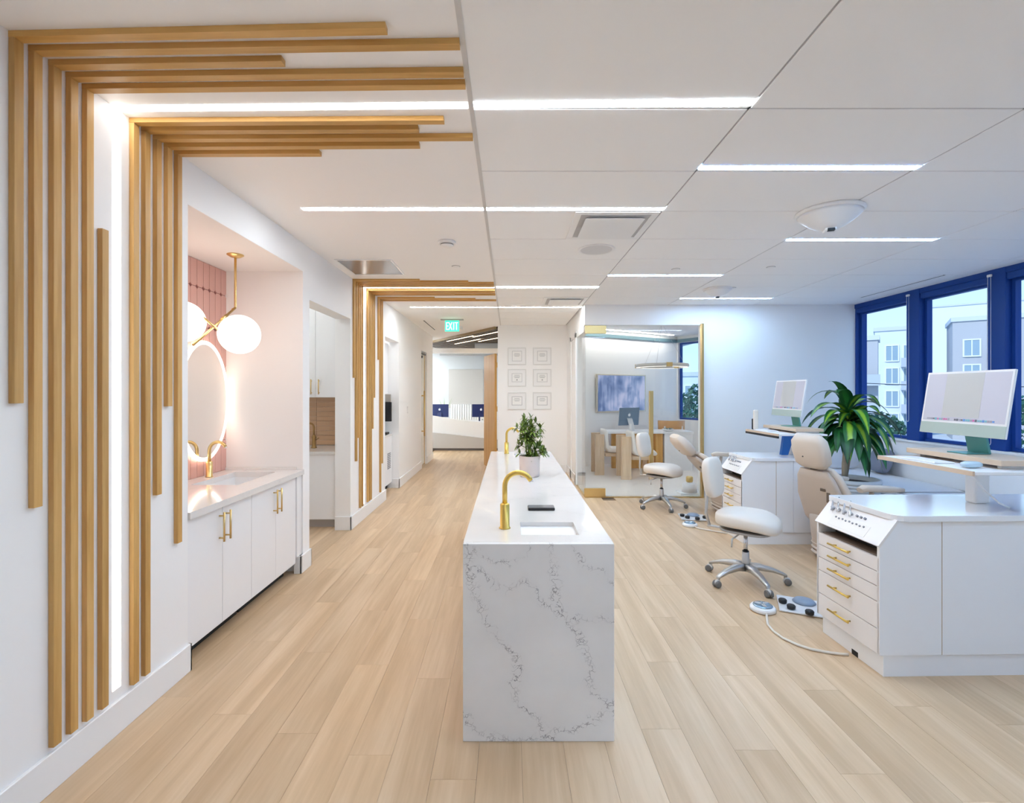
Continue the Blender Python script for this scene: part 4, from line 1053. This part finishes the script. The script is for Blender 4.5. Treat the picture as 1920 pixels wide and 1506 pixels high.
# ================================================================== DENTAL STATIONS
def rod(b, p, q, r=.005, n=8): tube(b, [p, q], r, n)
def station(loc, rz, length, depth, label, cord):
    """cabinet: drawer end at local x=0 facing -x, long side faces -y"""
    t = thing('instrument_cabinet', label, 'cabinet', loc, rz, 'instrument cabinets')
    L, D, K = length, depth, .835
    ch, zc = .115, .698
    b = bm_(); box(b, .03, L, .012, D - .012, .0, .118, .001, 1)
    obj('plinth', b, W_CAB, t)
    b = bm_(); prism(b, [(.42, .118), (L, .118), (L, K), (.42, K)], 'Y', .020, D - .018)
    obj('carcass', b, W_CAB, t)
    b = bm_(); prism(b, [(.022, .121), (.418, .121), (.418, K), (.22, K), (.22, .64), (.022, .64)], 'Y', .0195, D - .0195)  # dark grey block puts shade into the gaps between the drawers
    obj('drawer_gap_shade', b, mat('gap_shade_grey', (.16, .15, .15), .7), t)
    sm = .34
    for y0, y1 in ((0, .018), (D - .016, D)):
        b = bm_(); prism(b, [(.0, .120), (sm - .0025, .120), (sm - .0025, K), (ch - .01, K), (.0, zc)], 'Y', y0, y1); obj('side_panel', b, W_CAB, t)
    b = bm_(); box(b, sm - .0025, sm + .0025, .001, .019, .120, K); obj('seam_strip', b, mat('oak_edge_strip', (.45, .33, .20), .5), t)
    for i in range(3):
        a0 = sm + .0025 + (L - sm) * i / 3; a1 = sm - .0015 + (L - sm) * (i + 1) / 3
        b = bm_(); box(b, a0, a1, 0, .018, .120, K, .0008, 1); obj('side_door', b, W_CAB, t)
    # slanted instrument panel
    b = bm_()
    dx, dz = -ch + .01, -(K - zc); ln = math.hypot(dx, dz); nx, nz = dz / ln, -dx / ln
    hexa(b, [(ch - .01, -.004, K + .001), (0, -.004, zc), (0, D + .004, zc), (ch - .01, D + .004, K + .001)], [(ch - .01 + nx * .014, -.004, K + .001 + nz * .014), (nx * .014, -.004, zc + nz * .014), (nx * .014, D + .004, zc + nz * .014), (ch - .01 + nx * .014, D + .004, K + .001 + nz * .014)])
    cp = obj('control_panel', b, mat('warm_white_panel', (.84, .80, .77), .35), t)
    def onp(s, y, h): return (ch - .01 + dx * s + nx * (.014 + h), y, K + dz * s + nz * (.014 + h))
    for j in range(4):
        y = D * (.86 - j * .10)
        b = bm_(); tube(b, [onp(-.12, y + .05, .018), onp(.30, y, .016), onp(.42, y - .012, .014)], [.004, .006, .0075], 10); obj('handpiece', b, STEEL if j % 2 else mat('grey_tubing', (.45, .45, .48), .4), cp)
        hb = bm_(); rod(hb, onp(.30, y, 0), onp(.30, y, .02), .009, 10); obj('holder', hb, mat('holder_grey', (.5, .5, .52), .35), cp)
    b = bm_()
    for j in range(9):
        y = D * (.74 - j * .055); p = onp(.58 + .02 * (j % 2), y, 0); q = onp(.58 + .02 * (j % 2), y, .006); rod(b, p, q, .0055, 10)
    for j in range(3): 
        y = D * (.47 - j * .06); rod(b, onp(.30, y, 0), onp(.30, y, .01), .007, 10)
    bu = obj('button', b, mat('button_grey', (.25, .25, .28), .4), cp); bu['kind'] = 'stuff'
    b = bm_(); y0, y1 = D * .22, D * .80
    hexa(b, [onp(.50, y0, .0), onp(.92, y0, .0), onp(.92, y1, .0), onp(.50, y1, .0)], [onp(.50, y0, .0015), onp(.92, y0, .0015), onp(.92, y1, .0015), onp(.50, y1, .0015)]); obj('label_plate', b, mat('label_plate_ivory', (.80, .76, .70), .3), cp)
    # open slot
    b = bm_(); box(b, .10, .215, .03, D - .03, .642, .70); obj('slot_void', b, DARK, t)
    b = bm_(); box(b, .018, .10, .03, D - .03, .640, .644); obj('slot_shelf', b, mat('walnut_shelf', (.22, .16, .12), .5), t)
    zz = [.640, .564, .485, .402, .257, .120]
    for i in range(5):
        z1, z0 = zz[i], zz[i + 1]
        b = bm_(); box(b, .0, .018, .003, D - .003, z0 + .0022, z1 - .0022, .001, 1); dr = obj('drawer', b, mat('warm_white_front', (.83, .79, .775), .35), t)
        zh = z1 - .035 if i < 3 else z1 - .055
        b = bm_(); ym = D * .56; hw = D * .17
        tube(b, [(-.026, ym - hw, zh), (-.026, ym + hw, zh)], .006, 10)
        for yy in (ym - hw * .78, ym + hw * .55): tube(b, [(0, yy, zh), (-.026, yy, zh)], .005, 8)
        obj('handle', b, SG, dr)
    # worktop with rounded corner
    tp = []
    for cx, cy, a0 in ((L - .02, D - .02, 0), (.10, D - .02, 90), (.15, .055, 180), (L - .02, -.012 + .03, 270)):
        r_ = {0: .03, 90: .03, 180: .07, 270: .03}[a0]
        for q in range(5): a = math.radians(a0 + 22.5 * q); tp.append((cx + r_ * math.cos(a), cy + r_ * math.sin(a)))
    b = bm_(); prism(b, tp, 'Z', K + .002, K + .034, 0, .002); obj('worktop', b, mat('white_gloss_top', (.86, .86, .87), .14, coat=.15), t)
    if cord:
        b = bm_(); box(b, .0295, .033, .195, .245, .0, .03); obj('cable_notch', b, DARK, t)
    return t
ST1 = (1.978, 2.584, 0); ST2 = (2.33, 4.84, 0)
station(ST1, 1.2, 2.1, .51, 'white five-drawer instrument cabinet closest to the camera, with its drawer end facing the island', True)
station(ST2, 0, .86, .46, 'white instrument cabinet behind the cream stool and the patient chair', False)

def riser(loc, rz, label, blue):
    """monitor stand with oak trays; local -x faces the user"""
    t = thing('monitor_riser', label, 'monitor stand', loc, rz, 'monitor risers')
    b = bm_(); box(b, -.045, .045, -.036, .036, 0, .222, .012, 3); obj('post', b, W_PLAST, t)
    OX = mat('light_oak_edge', (.66, .50, .36), .4)
    b = bm_(); box(b, -.36, .12, -.36, .28, .224, .242, .002, 1); obj('keyboard_tray', b, [W_PLAST], t)
    b = bm_(); box(b, -.372, -.3605, -.36, .28, .220, .244); box(b, -.372, .12, .28, .292, .220, .244); obj('tray_edge', b, OX, t)
    b = bm_(); box(b, -.16, .12, -.30, .32, .262, .292, .002, 1); obj('shelf', b, OX, t)
    b = bm_()
    for y in (-.25, .27): box(b, -.12, .10, y - .012, y + .012, .242, .262)
    obj('spacer', b, W_PLAST, t)
    b = bm_(); tube(b, [(-.06, -.03, .222), (-.065, -.05, .16), (-.05, -.10, .09), (-.01, -.14, .03), (.03, -.16, .006)], .005, 8); obj('cable', b, W_PLAST, t)
    if blue:
        b = bm_(); hexa(b, [(-.19, -.10, .004), (-.12, -.10, .004), (-.12, -.06, .004), (-.19, -.06, .004)], [(-.16, -.10, .222), (-.05, -.10, .222), (-.05, -.06, .222), (-.16, -.06, .222)]); obj('brace', b, mat('blue_brace', (.015, .14, .50), .3), t)
        b = bm_(); box(b, -.373, -.36, -.36, .292, .200, .222); obj('under_rail', b, BLACK, t)
    return t
wz = ST1[2] + .8697
riser((2.79, 2.885, wz), 0, 'white post with oak keyboard tray on the closest instrument cabinet', False)
imac((2.73, 2.905, wz + .2925), -90 + 180 + 180, 'white-framed computer with pale green chin on the closest oak riser', W_PLAST, TEAL, CHIN, tilt=-9 + 18, group='station computers')
riser((3.02, 5.13, wz), 0, 'white monitor stand with blue brace on the cabinet behind the patient chair', True)
imac((3.0, 5.20, wz + .2925), 270, 'white-framed computer with green stand against the far wall, beside the big plant', W_PLAST, mat('green_stand', (.10, .33, .27), .4), CHIN, tilt=9, group='station computers')
def keyboard(x, y, z, rz, label):
    t = thing('keyboard', label, 'keyboard', (x, y, z), rz)
    b = bm_(); box(b, -.06, .06, -.14, .14, 0, .008, .002, 1); obj('tray', b, W_PLAST, t)
    b = bm_()
    for i in range(5):
        for j in range(12): box(b, -.052 + i * .021, -.034 + i * .021, -.134 + j * .0225, -.115 + j * .0225, .008, .010)
    o = obj('keys', b, mat('key_white', (.78, .78, .79), .5), t); o['kind'] = 'stuff'
keyboard(2.53, 2.95, wz + .2430, 0, 'slim white keyboard on the closest oak keyboard tray')
keyboard(2.77, 5.22, wz + .2430, 0, 'slim white keyboard on the tray by the far wall')
t = thing('mouse', 'small white mouse beside the keyboard on the closest tray', 'mouse', (2.54, 2.66, wz + .2430))
b = bm_(); sq(b, .055, .028, .018, .8, .8, T(0, 0, .0185)); obj('shell', b, mat('mouse_pale_blue', (.50, .62, .70), .2), t)
t = thing('speaker_panel', 'thin cream upright panel at the end of the far keyboard tray', 'speaker', (2.74, 5.34, wz + .2430))
b = bm_(); box(b, -.045, .005, -.02, .02, 0, .22, .015, 3); obj('front', b, mat('ivory_plastic', (.80, .74, .66), .4), t)
b = bm_(); box(b, -.042, .0, .021, .05, 0, .12, .004, 1); obj('back_shell', b, BLACK, t)

# ------------------------------------------------------------------ stools
def stool(loc, rz, label, m, k=1.0):
    t = thing('rolling_stool', label, 'stool', loc, rz, 'rolling stools')
    b = bm_(); M = T(.02, 0, .50 * k)
    sq(b, .235, .225, .062, .55, .72, M, 36, 16)
    for v in b.verts:
        x = v.co.x
        v.co.z += .012 * math.cos(x * 9) - (.025 * max(0, (x - .1) / .14) ** 2) + .02 * max(0, (-x - .02) / .2) ** 1.5 * (1 if v.co.z > .5 * k else .3)
    obj('seat', b, m, t)
    b = bm_(); sq(b, .19, .18, .012, .3, .6, T(.01, 0, .425 * k)); box(b, -.12, .06, -.05, .05, .385 * k, .425 * k, .006, 1); obj('seat_plate', b, mat('grey_mechanism', (.42, .41, .40), .4, .5), t)
    b = bm_(); sq(b, .048, .165, .165, .55, .62, T(-.255, 0, .815 * k) @ rot('Y', -8), 28, 16); obj('backrest', b, m, t)
    b = bm_(); box(b, -.30, -.10, -.015, .015, .395 * k, .407 * k, .002, 1); tube(b, [(-.285, 0, .40 * k), (-.315, 0, .50 * k), (-.30, 0, .80 * k)], .012, 10); obj('back_post', b, ALU, t)
    b = bm_(); tube(b, [(-.02, -.1, .40 * k), (-.03, -.24, .39 * k), (-.03, -.25, .33 * k)], .006, 8); obj('lever', b, mat('lever_grey', (.5, .5, .5), .4, .5), t)
    b = bm_(); lathe(b, [(.016, .22 * k), (.016, .40 * k)], n=18); obj('piston', b, STEEL, t)
    b = bm_(); lathe(b, [(.032, .095), (.030, .15), (.026, .24 * k), (.022, .245 * k)], n=22); obj('column', b, ALU, t)
    b = bm_(); lathe(b, [(.024, .242 * k), (.024, .252 * k)], n=22); obj('collar', b, BLACK, t)
    for j in range(5):
        a = 2 * PI * j / 5 + .5
        Mx = Matrix.Rotation(a, 4, 'Z'); b = bm_()
        t_ = bmesh.new()
        ring_loft(t_, [[Vector((x, y_, z_)) for y_, z_ in ((-wd, zt), (wd, zt), (wd * .8, zt - hh), (-wd * .8, zt - hh))] for x, zt, hh, wd in ((.01, .150, .06, .028), (.10, .150, .045, .026), (.20, .126, .03, .021), (.275, .096, .022, .017), (.30, .082, .018, .014))])
        merge(b, t_, Mx); lg = obj('leg', b, ALU, t)
        b = bm_(); t_ = bmesh.new(); tube(t_, [(.285, 0, .088), (.285, 0, .05)], .008, 8)
        for sy in (-1, 1):
            tt = bmesh.new(); lathe(tt, [(.012, -.009), (.026, -.009), (.027, 0), (.026, .009), (.012, .009)], n=18); merge(t_, tt, T(.305, sy * .014, .0275) @ rot('X', 90), 1)
        sqb = bmesh.new(); sq(sqb, .026, .012, .024, .7, .7, T(.300, 0, .038), 14, 8); merge(t_, sqb, None, 0)
        merge2(b, t_, Mx @ T(.0, 0, 0)); obj('caster', b, [mat('caster_grey', (.62, .60, .58), .4), mat('caster_wheel', (.16, .155, .15), .5)], lg)
    return t
def merge2(bm, t, M):
    mp = {v: bm.verts.new(M @ v.co) for v in t.verts}
    for f in t.faces:
        q = bm.faces.new([mp[v] for v in f.verts]); q.material_index = f.material_index; q.smooth = f.smooth
    t.free()
stool((1.905, 3.90, 0), -42, 'cream rolling stool in front of the drawer cabinets, close to the island', STOOLC)
stool((2.02, 6.42, 0), -42, 'cream rolling stool in front of the glass office door', STOOLC)

# ------------------------------------------------------------------ patient chairs
def patient_chair(loc, rz, recl, label, bz=.43, legrest=True):
    t = thing('patient_chair', label, 'dental chair', loc, rz, 'patient chairs')
    b = bm_()
    ring_loft(b, [[Vector((cx + a * math.copysign(abs(math.cos(q)) ** .6, math.cos(q)), bb * math.copysign(abs(math.sin(q)) ** .6, math.sin(q)), z)) for q in [2 * PI * k_ / 28 for k_ in range(28)]] for cx, a, bb, z in ((0, .22, .20, .0), (0, .25, .22, .02), (-.02, .27, .23, .12), (-.03, .28, .23, .26), (-.03, .29, .24, .40), (-.02, .25, .22, .44))])
    obj('pedestal', b, BEIGE, t)
    b = bm_()
    for i in range(7):
        z = .06 + i * .042; rings = [[Vector((-.015 + (.268 + o_) * math.copysign(abs(math.cos(q)) ** .6, math.cos(q)), (.226 + o_) * math.copysign(abs(math.sin(q)) ** .6, math.sin(q)), z + dz)) for q in [2 * PI * k_ / 28 for k_ in range(28)]] for o_, dz in ((.0, -.014), (.016, 0), (0, .014))]
        ring_loft(b, rings, False)
    obj('bellows', b, mat('ivory_bellows', (.68, .60, .53), .5), t)
    b = bm_(); box(b, -.20, .34, -.20, .20, 0, .018, .008, 2); obj('floor_plate', b, mat('plate_grey', (.30, .29, .28), .5), t)
    b = bm_(); slab(b, [(-.22, .475, .40, .05), (-.18, .49, .50, .12), (.1, .49, .52, .13), (.42, .48, .50, .12), (.60, .50, .47, .11), (.66, .49, .42, .06)], .5); obj('seat', b, CREAM, t)
    if legrest:
        b = bm_(); slab(b, [(.66, .49, .40, .06), (.70, .485, .44, .10), (.85, .465, .42, .09), (.96, .445, .38, .08), (.99, .44, .34, .04)], .5); obj('leg_rest', b, CREAM, t)
    ca, sa = math.cos(math.radians(recl)), math.sin(math.radians(recl))
    bx = -.20
    def P(s, off=0.): return bx - ca * s - sa * off * -1 * -1, bz + sa * s - ca * off
    # shell behind, cushion in front
    b = bm_(); slab(b, [(*P(-.06, .035), .42, .05), (*P(.02, .045), .50, .07), (*P(.25, .05), .50, .075), (*P(.43, .045), .40, .065), (*P(.50, .04), .30, .04)], .55); obj('back_shell', b, BEIGE, t)
    b = bm_(); slab(b, [(*P(-.05, -.03), .42, .05), (*P(.03, -.035), .50, .085), (*P(.25, -.03), .51, .085), (*P(.43, -.02), .41, .08), (*P(.50, -.015), .32, .04)], .55); obj('backrest', b, CREAM, t)
    b = bm_(); box(b, P(.54, .01)[0] - .03, P(.54, .01)[0] + .03, -.03, .03, P(.46, .0)[1], P(.60, .0)[1], .006, 1); obj('headrest_bracket', b, mat('bracket_dark', (.08, .06, .05), .4), t)
    b = bm_(); slab(b, [(*P(.52, .03), .26, .08), (*P(.56, .025), .34, .135), (*P(.66, .02), .37, .145), (*P(.76, .01), .35, .13), (*P(.82, .0), .25, .07)], .6); obj('headrest', b, CREAM, t)
    b = bm_(); sq(b, .007, .007, .007, 1, 1, T(P(.64, .094)[0], .02, P(.64, .094)[1]), 12, 8); obj('screw_cap', b, mat('cap_dark', (.12, .10, .09), .4), t)
    b = bm_(); q = P(.28, .085); box(b, q[0] - .012, q[0] + .012, -.16, -.12, q[1] - .045, q[1] + .045, .004, 1); q = P(.34, .085); box(b, q[0] - .01, q[0] + .01, -.12, -.07, q[1] - .01, q[1] + .015, .003, 1); obj('release_lever', b, mat('lever_dark', (.14, .10, .07), .5), t)
    for sy in (-1, 1):
        b = bm_(); slab(b, [(-.20, .70, .06, .04), (-.15, .715, .075, .055), (.10, .70, .075, .055), (.22, .69, .06, .035)], .6)
        for v in b.verts: v.co.y += sy * .275
        ar = obj('armrest', b, CREAM, t)
        b = bm_(); tube(b, [(-.08, sy * .275, .68), (-.10, sy * .27, .52), (-.10, sy * .22, .47)], .018, 10); obj('arm_post', b, BEIGE, ar)
    return t
patient_chair((3.10, 4.38, 0), 10, 72, 'beige patient chair with upright back, between the two instrument cabinets', .375)
patient_chair((2.88, 6.10, 0), 2, 42, 'beige patient chair tipped back, in front of the gold door frame')

# ------------------------------------------------------------------ foot controls
def footcontrol(loc, rz, label, cord, clabel=None):
    t = thing('foot_pedal', label, 'foot pedal', loc, rz, 'round foot pedals')
    b = bm_(); lathe(b, [(.076, .002), (.083, .006), (.083, .024), (.075, .034), (.062, .037)], n=36); obj('base', b, W_PLAST, t, )
    b = bm_(); lathe(b, [(.064, .0372), (.062, .042), (.045, .047), (.02, .048)], n=32); pd = obj('pedal_disc', b, mat('steel_blue_disc', (.30, .42, .52), .2, .6), t)
    b = bm_()
    for j in range(3): 
        a = j * PI * 2 / 3 + .4; box(b, .01, .052, -.012, .012, .046, .050, .002, 1, 0, Matrix.Rotation(a, 4, 'Z'))
    obj('raised_rib', b, mat('rib_silver', (.7, .72, .74), .25, .8), pd)
    b = bm_(); tube(b, cord, .0075, 10); obj('cord', b, mat('ivory_cord', (.74, .68, .60), .5), t)
    return t
footcontrol((1.773, 3.385, 0), 0, 'round foot pedal with ivory cord trailing to the closest instrument cabinet', [(-.012, -.07, .012), (-.04, -.13, .0085), (-.082, -.22, .0085), (-.095, -.31, .0085), (-.082, -.40, .0085), (-.04, -.475, .0085), (.01, -.525, .0085), (.081, -.558, .0085), (.15, -.578, .0085), (.19, -.584, .009)])
footcontrol((2.06, 5.52, 0), 0, 'round foot pedal lying farther back behind the cream stool', [(.03, -.085, .012), (.05, -.13, .0085), (.13, -.20, .0085), (.22, -.27, .0085), (.282, -.32, .009)])
def knobpad(loc, rz, label):
    t = thing('chair_foot_control', label, 'foot control', loc, rz, 'black-knobbed foot controls')
    b = bm_(); box(b, -.15, .15, -.13, .15, .003, .016, .006, 2); obj('plate', b, mat('pale_plate', (.72, .73, .75), .35), t)
    for x, y in ((-.12, .0), (-.075, -.085), (.03, -.13), (.13, -.05)):
        b = bm_(); lathe(b, [(.022, .016), (.026, .02), (.028, .038), (.022, .046), (.01, .047)], (x, y, 0), 20); obj('knob', b, BLACK, t)
    b = bm_(); lathe(b, [(.07, .016), (.075, .02), (.06, .036), (.02, .045)], (.02, .075, 0), 28); obj('dome_pedal', b, BLUEP, t)
    return t
knobpad((2.07, 3.42, 0), -25, 'pale foot plate with black knobs beside the closest drawer cabinet')
knobpad((2.22, 5.86, 0), -10, 'pale foot plate with black knobs near the tipped-back patient chair')

# ================================================================== WINDOW BENCH, PLANT, PILLOWS
t = thing('window_bench', 'long white built-in bench under the windows', 'bench', (XR, 3.3, 0))
b = bm_(); box(b, -.82, -.02, 0, 3.72, .08, .33, .004, 1); obj('base', b, W_CAB, t)
b = bm_(); box(b, -.76, -.02, .02, 3.70, 0, .08); obj('plinth', b, W_TRIM, t)
for (y0, y1, lab) in ((5.28, 7.02, 'white bench cushion behind the ribbed planter'), (3.52, 5.265, 'white bench cushion under the middle window, next to its twin')):
    t = thing('bench_cushion', lab, 'cushion', (XR - .43, (y0 + y1) / 2, .33), 0, 'bench cushions')
    b = bm_(); sq(b, .41, (y1 - y0) / 2, .06, .28, .16, T(0, 0, .061), 44, 12); obj('pad', b, FABW, t)
    b = bm_(); hw, hl = .405, (y1 - y0) / 2 - .008
    tube(b, [(-hw, -hl, .105), (hw, -hl, .105), (hw, hl, .105), (-hw, hl, .105), (-hw, -hl, .105)], .004, 6); obj('piping', b, mat('piping_grey', (.62, .62, .64), .8), t)
def pillow(loc, Mr, a, label, m):
    t = thing('throw_pillow', label, 'pillow', loc)
    b = bm_(); sq(b, a, .075, a * .82, .55, .42, Mr, 36, 18)
    obj('cover', b, m, t, smooth=True)
    b = bm_(); p = [Mr @ Vector((a * math.copysign(abs(math.cos(q)) ** .42, math.cos(q)), 0, 0)) for q in (0,)]
    tube(b, [Mr @ Vector((sx * a * .80, -.0, sz * a * .70)) for sx, sz in ((-1, -1), (1, -1), (1, 1), (-1, 1), (-1, -1))], .005, 6); obj('seam_piping', b, m, t)
pillow((4.66, 6.82, .458), T(0, 0, .195) @ rot('X', -14), .24, 'white square pillow leaning on the far wall at the end of the bench', FABW)
pillow((4.93, 6.42, .458), T(0, 0, .165) @ rot('Z', 75) @ rot('X', 18), .20, 'dark grey pillow shape standing in for the shadow at the end of the bench', SHADEFAB)

dr = thing('potted_dracaena', 'big striped-leaf floor plant in a ribbed pale planter by the bench', 'plant', (3.92, 5.55, 0))
b = bm_(); prof = [(.21, 0), (.22, .01)]
for i in range(13):
    z = .03 + i * .039; r_ = .225 + .055 * i / 12; prof += [(r_, z), (r_ + .010, z + .012), (r_ + .010, z + .024), (r_, z + .036)]
prof += [(.285, .545), (.262, .545), (.255, .49)]
lathe(b, prof, n=44, cap=False); obj('planter', b, PLANTERM, dr)
b = bm_(); lathe(b, [(.257, .47), (.257, .49), (.1, .50)], n=32); obj('soil', b, SOIL, dr)
trunks = [[(-.07, 0, .48), (-.075, .0, .70), (-.05, .0, .98), (-.03, .0, 1.22)], [(-.03, .06, .48), (.02, .05, .8), (.06, .04, 1.05)]]
b = bm_(); tube(b, trunks[0], [.030, .027, .024, .018], 12); obj('trunk', b, TRUNK, dr)
b = bm_(); tube(b, trunks[1], [.020, .018, .014], 12); obj('trunk', b, TRUNK, dr)
heads = [(Vector((-.03, 0, 1.25)), 26, .98, .66), (Vector((.06, .04, 1.14)), 17, .92, .48), (Vector((-.05, 0, 1.10)), 20, .90, .36)]
rr = random.Random(11)
for hp, n_, sc_, elev in heads:
    for i in range(n_):
        a = i * 2.39996 + rr.uniform(-.2, .2); s_ = i / n_
        el = elev + 1.1 * (s_ - .4) + rr.uniform(-.25, .25)
        bm = bm_(); uvl = bm.loops.layers.uv.new('UVMap')
        dd = Vector((math.cos(a) * math.cos(el), math.sin(a) * math.cos(el), math.sin(el)))
        blade(bm, uvl, hp + Vector((0, 0, (s_ - .6) * .22)), dd, rr.uniform(.50, .69) * sc_, rr.uniform(.115, .155) * sc_, rr.uniform(2.2, 3.7), 11, .20)
        obj('leaf', bm, LEAFD if rr.random() < .5 else LEAFK, dr)

# blind cords hanging at the mullions
for i, (y, z0, lab) in enumerate(((6.06, 1.16, 'white looped blind cord on the window post behind the big plant'), (5.03, .98, 'white looped blind cord on the window post above the closest computer'))):
    t = thing('blind_cord', lab, 'blind cord', (XR - .06, y, 0), 0, 'blind cords')
    b = bm_(); tube(b, [(0, -.016, CZ - .06), (0, -.016, z0 + .02), (0, -.008, z0), (0, .008, z0), (0, .016, z0 + .02), (0, .016, CZ - .06)], .0022, 6); obj('cord', b, W_PLAST, t)
    b = bm_(); box(b, -.008, .012, -.022, .022, CZ - .075, CZ - .05, .003, 1); obj('clutch', b, W_PLAST, t)

# ================================================================== OUTSIDE
b = bm_(); prism(b, [(5.6, -60), (160, -60), (160, 180), (-8, 180), (-8, 17.5), (5.6, 17.5)], 'Z', -4.2, -4.0)
struct('ground_outside', b, mat('pale_asphalt', (.50, .54, .58), .9))
def facade(name, label, px0, px1, Y, roof, wins, wallc, depth=14, ang=-38, winc=None, parapet=.5, bal=()):
    """apartment block: front edge runs from px0 to px1 at distance Y; wins in metres along the front and above the roof line"""
    p0 = Vector(((px0 - VX) * Y / F, Y, -4.0)); a = math.radians(ang); tx = Vector((math.cos(a), math.sin(a), 0))
    m = (px1 - VX) / F; L = (m * p0.y - p0.x) / (tx.x - m * tx.y)
    zr = H + (HY - roof) * Y / F; Hh = zr + 4.0
    t = thing(name, label, 'building', tuple(p0), ang)
    b = bm_(); box(b, 0, L, 0, depth, 0, Hh); obj('walls', b, wallc, t)
    b = bm_(); box(b, -.15, L + .15, -.15, depth + .15, Hh, Hh + parapet); obj('roof_parapet', b, mat('parapet_grey', (.55, .57, .60), .7), t)
    fm = mat('window_surround', (.72, .74, .76), .5); gm = mat('far_window_glass', (.26, .35, .42), .15)
    for (u, v, w_, h_) in wins:
        if u + w_ > L: continue
        z1 = Hh - v
        b = bm_(); q = .14
        box(b, u - q, u, -.10, .02, z1 - h_ - q, z1 + q); box(b, u + w_, u + w_ + q, -.10, .02, z1 - h_ - q, z1 + q); box(b, u, u + w_, -.10, .02, z1, z1 + q); box(b, u, u + w_, -.16, .02, z1 - h_ - q, z1 - h_); box(b, u + w_ / 2 - .05, u + w_ / 2 + .05, -.08, .0, z1 - h_, z1)
        fo = obj('window', b, fm, t)
        b = bm_(); box(b, u, u + w_, -.05, .0, z1 - h_, z1); obj('pane', b, gm, fo)
    for (u, v, w_) in bal:
        z1 = Hh - v; b = bm_(); box(b, u, u + w_, -1.2, 0, z1 - .2, z1); box(b, u, u + w_, -1.2, -1.12, z1, z1 + .95)
        obj('balcony', b, mat('balcony_grey', (.42, .45, .50), .6), t)
    return t
WB = mat('white_stucco', (.62, .66, .70), .8); TB = mat('taupe_stucco', (.42, .41, .43), .8); GB = mat('grey_stucco', (.44, .46, .48), .8)
facade('apartment_block', 'narrow grey-brown apartment block at the left edge of the window view', 1596, 1646, 52, 640, [(1.2 + 0, 2.2 + 3 * k_, 1.2, 1.7) for k_ in range(4)], TB, depth=4, bal=[(.3, 4.6 + 3 * k_, 2.2) for k_ in range(3)])
facade('apartment_block', 'white apartment block with small windows seen through the first window', 1640, 1737, 64, 622, [(u, 2.0 + 2.95 * k_, 1.2, 1.9) for k_ in range(4) for u in (1.2, 3.0, 4.8)], WB, bal=[(2.7, 4.6 + 2.95 * k_, 1.8) for k_ in range(3)])
facade('apartment_tower', 'tall pale stepped block rising behind the brown one', 1738, 1990, 90, 578, [], mat('pale_stucco', (.66, .69, .73), .8), parapet=.3)
facade('apartment_block', 'grey-brown apartment block with balconies, cut by the window post', 1786, 1990, 56, 604, [(u, 2.2 + 2.85 * k_, 1.25, 1.75) for k_ in range(4) for u in (1.0, 3.2, 6.0, 8.4)], TB, depth=7, bal=[(2.9, 4.7 + 2.85 * k_, 2.0) for k_ in range(4)])
facade('apartment_block', 'far pale building seen through the office window', 1240, 1330, 60, 706, [(u, 1.2 + 2.6 * k_, 1.2, 1.3) for k_ in range(3) for u in (.8, 2.8, 4.8)], WB, ang=-20)
b = bm_(); pts = [((1560 - VX) * 44 / F + s_ * 26, 44 - s_ * 8, 2.45 - .5 * math.sin(PI * s_)) for s_ in [q / 12 for q in range(13)]]
tube(b, pts, .035, 6); o = obj('overhead_cable', b, BLACK); tag(o, 'thin dark cable strung across the window view', 'cable')
LEAFT = mat('tree_leaf_dark', (.03, .10, .06), .6)
def tree(px, Y, ztop, rad, label, seed):
    rr = random.Random(seed); x = (px - VX) * Y / F
    t = thing('street_tree', label, 'tree', (x, Y, -4.0), 0, 'street trees')
    hh = ztop + 4.0
    b = bm_(); tube(b, [(0, 0, 0), (.1, 0, hh * .4), (0, .1, hh * .8)], [.18, .13, .05], 8); obj('trunk', b, TRUNK, t)
    bm = bm_()
    for i in range(900):
        u, v_ = rr.uniform(0, 2 * PI), math.acos(rr.uniform(-1, 1)); r_ = rad * (.55 + .5 * rr.random() ** .5)
        c_ = Vector((math.cos(u) * math.sin(v_) * r_, math.sin(u) * math.sin(v_) * r_, hh * .66 + math.cos(v_) * r_ * hh * .34 / rad))
        s_ = rad * .13; ax = Vector((rr.uniform(-1, 1), rr.uniform(-1, 1), rr.uniform(-1, 1))).normalized(); q = ax.orthogonal().normalized(); r2 = ax.cross(q)
        vs = [bm.verts.new(c_ + q * s_), bm.verts.new(c_ + r2 * s_ * .6), bm.verts.new(c_ - q * s_), bm.verts.new(c_ - r2 * s_ * .6)]; bm.faces.new(vs)
    o = obj('crown', bm, LEAFT, t); o['kind'] = 'stuff'
tree(1905, 24, 1.35, 1.35, 'dark leafy street tree outside the window beside the closest computer', 1)
tree(1650, 30, .2, 1.3, 'low dark street tree outside the window behind the big plant', 2)
tree(1285, 28, 1.4, 1.0, 'dark leafy street tree outside the office window, next to the window frame', 3)
tree(1312, 32, 2.0, 1.2, 'taller street tree outside the office window, next to the gold door frame', 4)
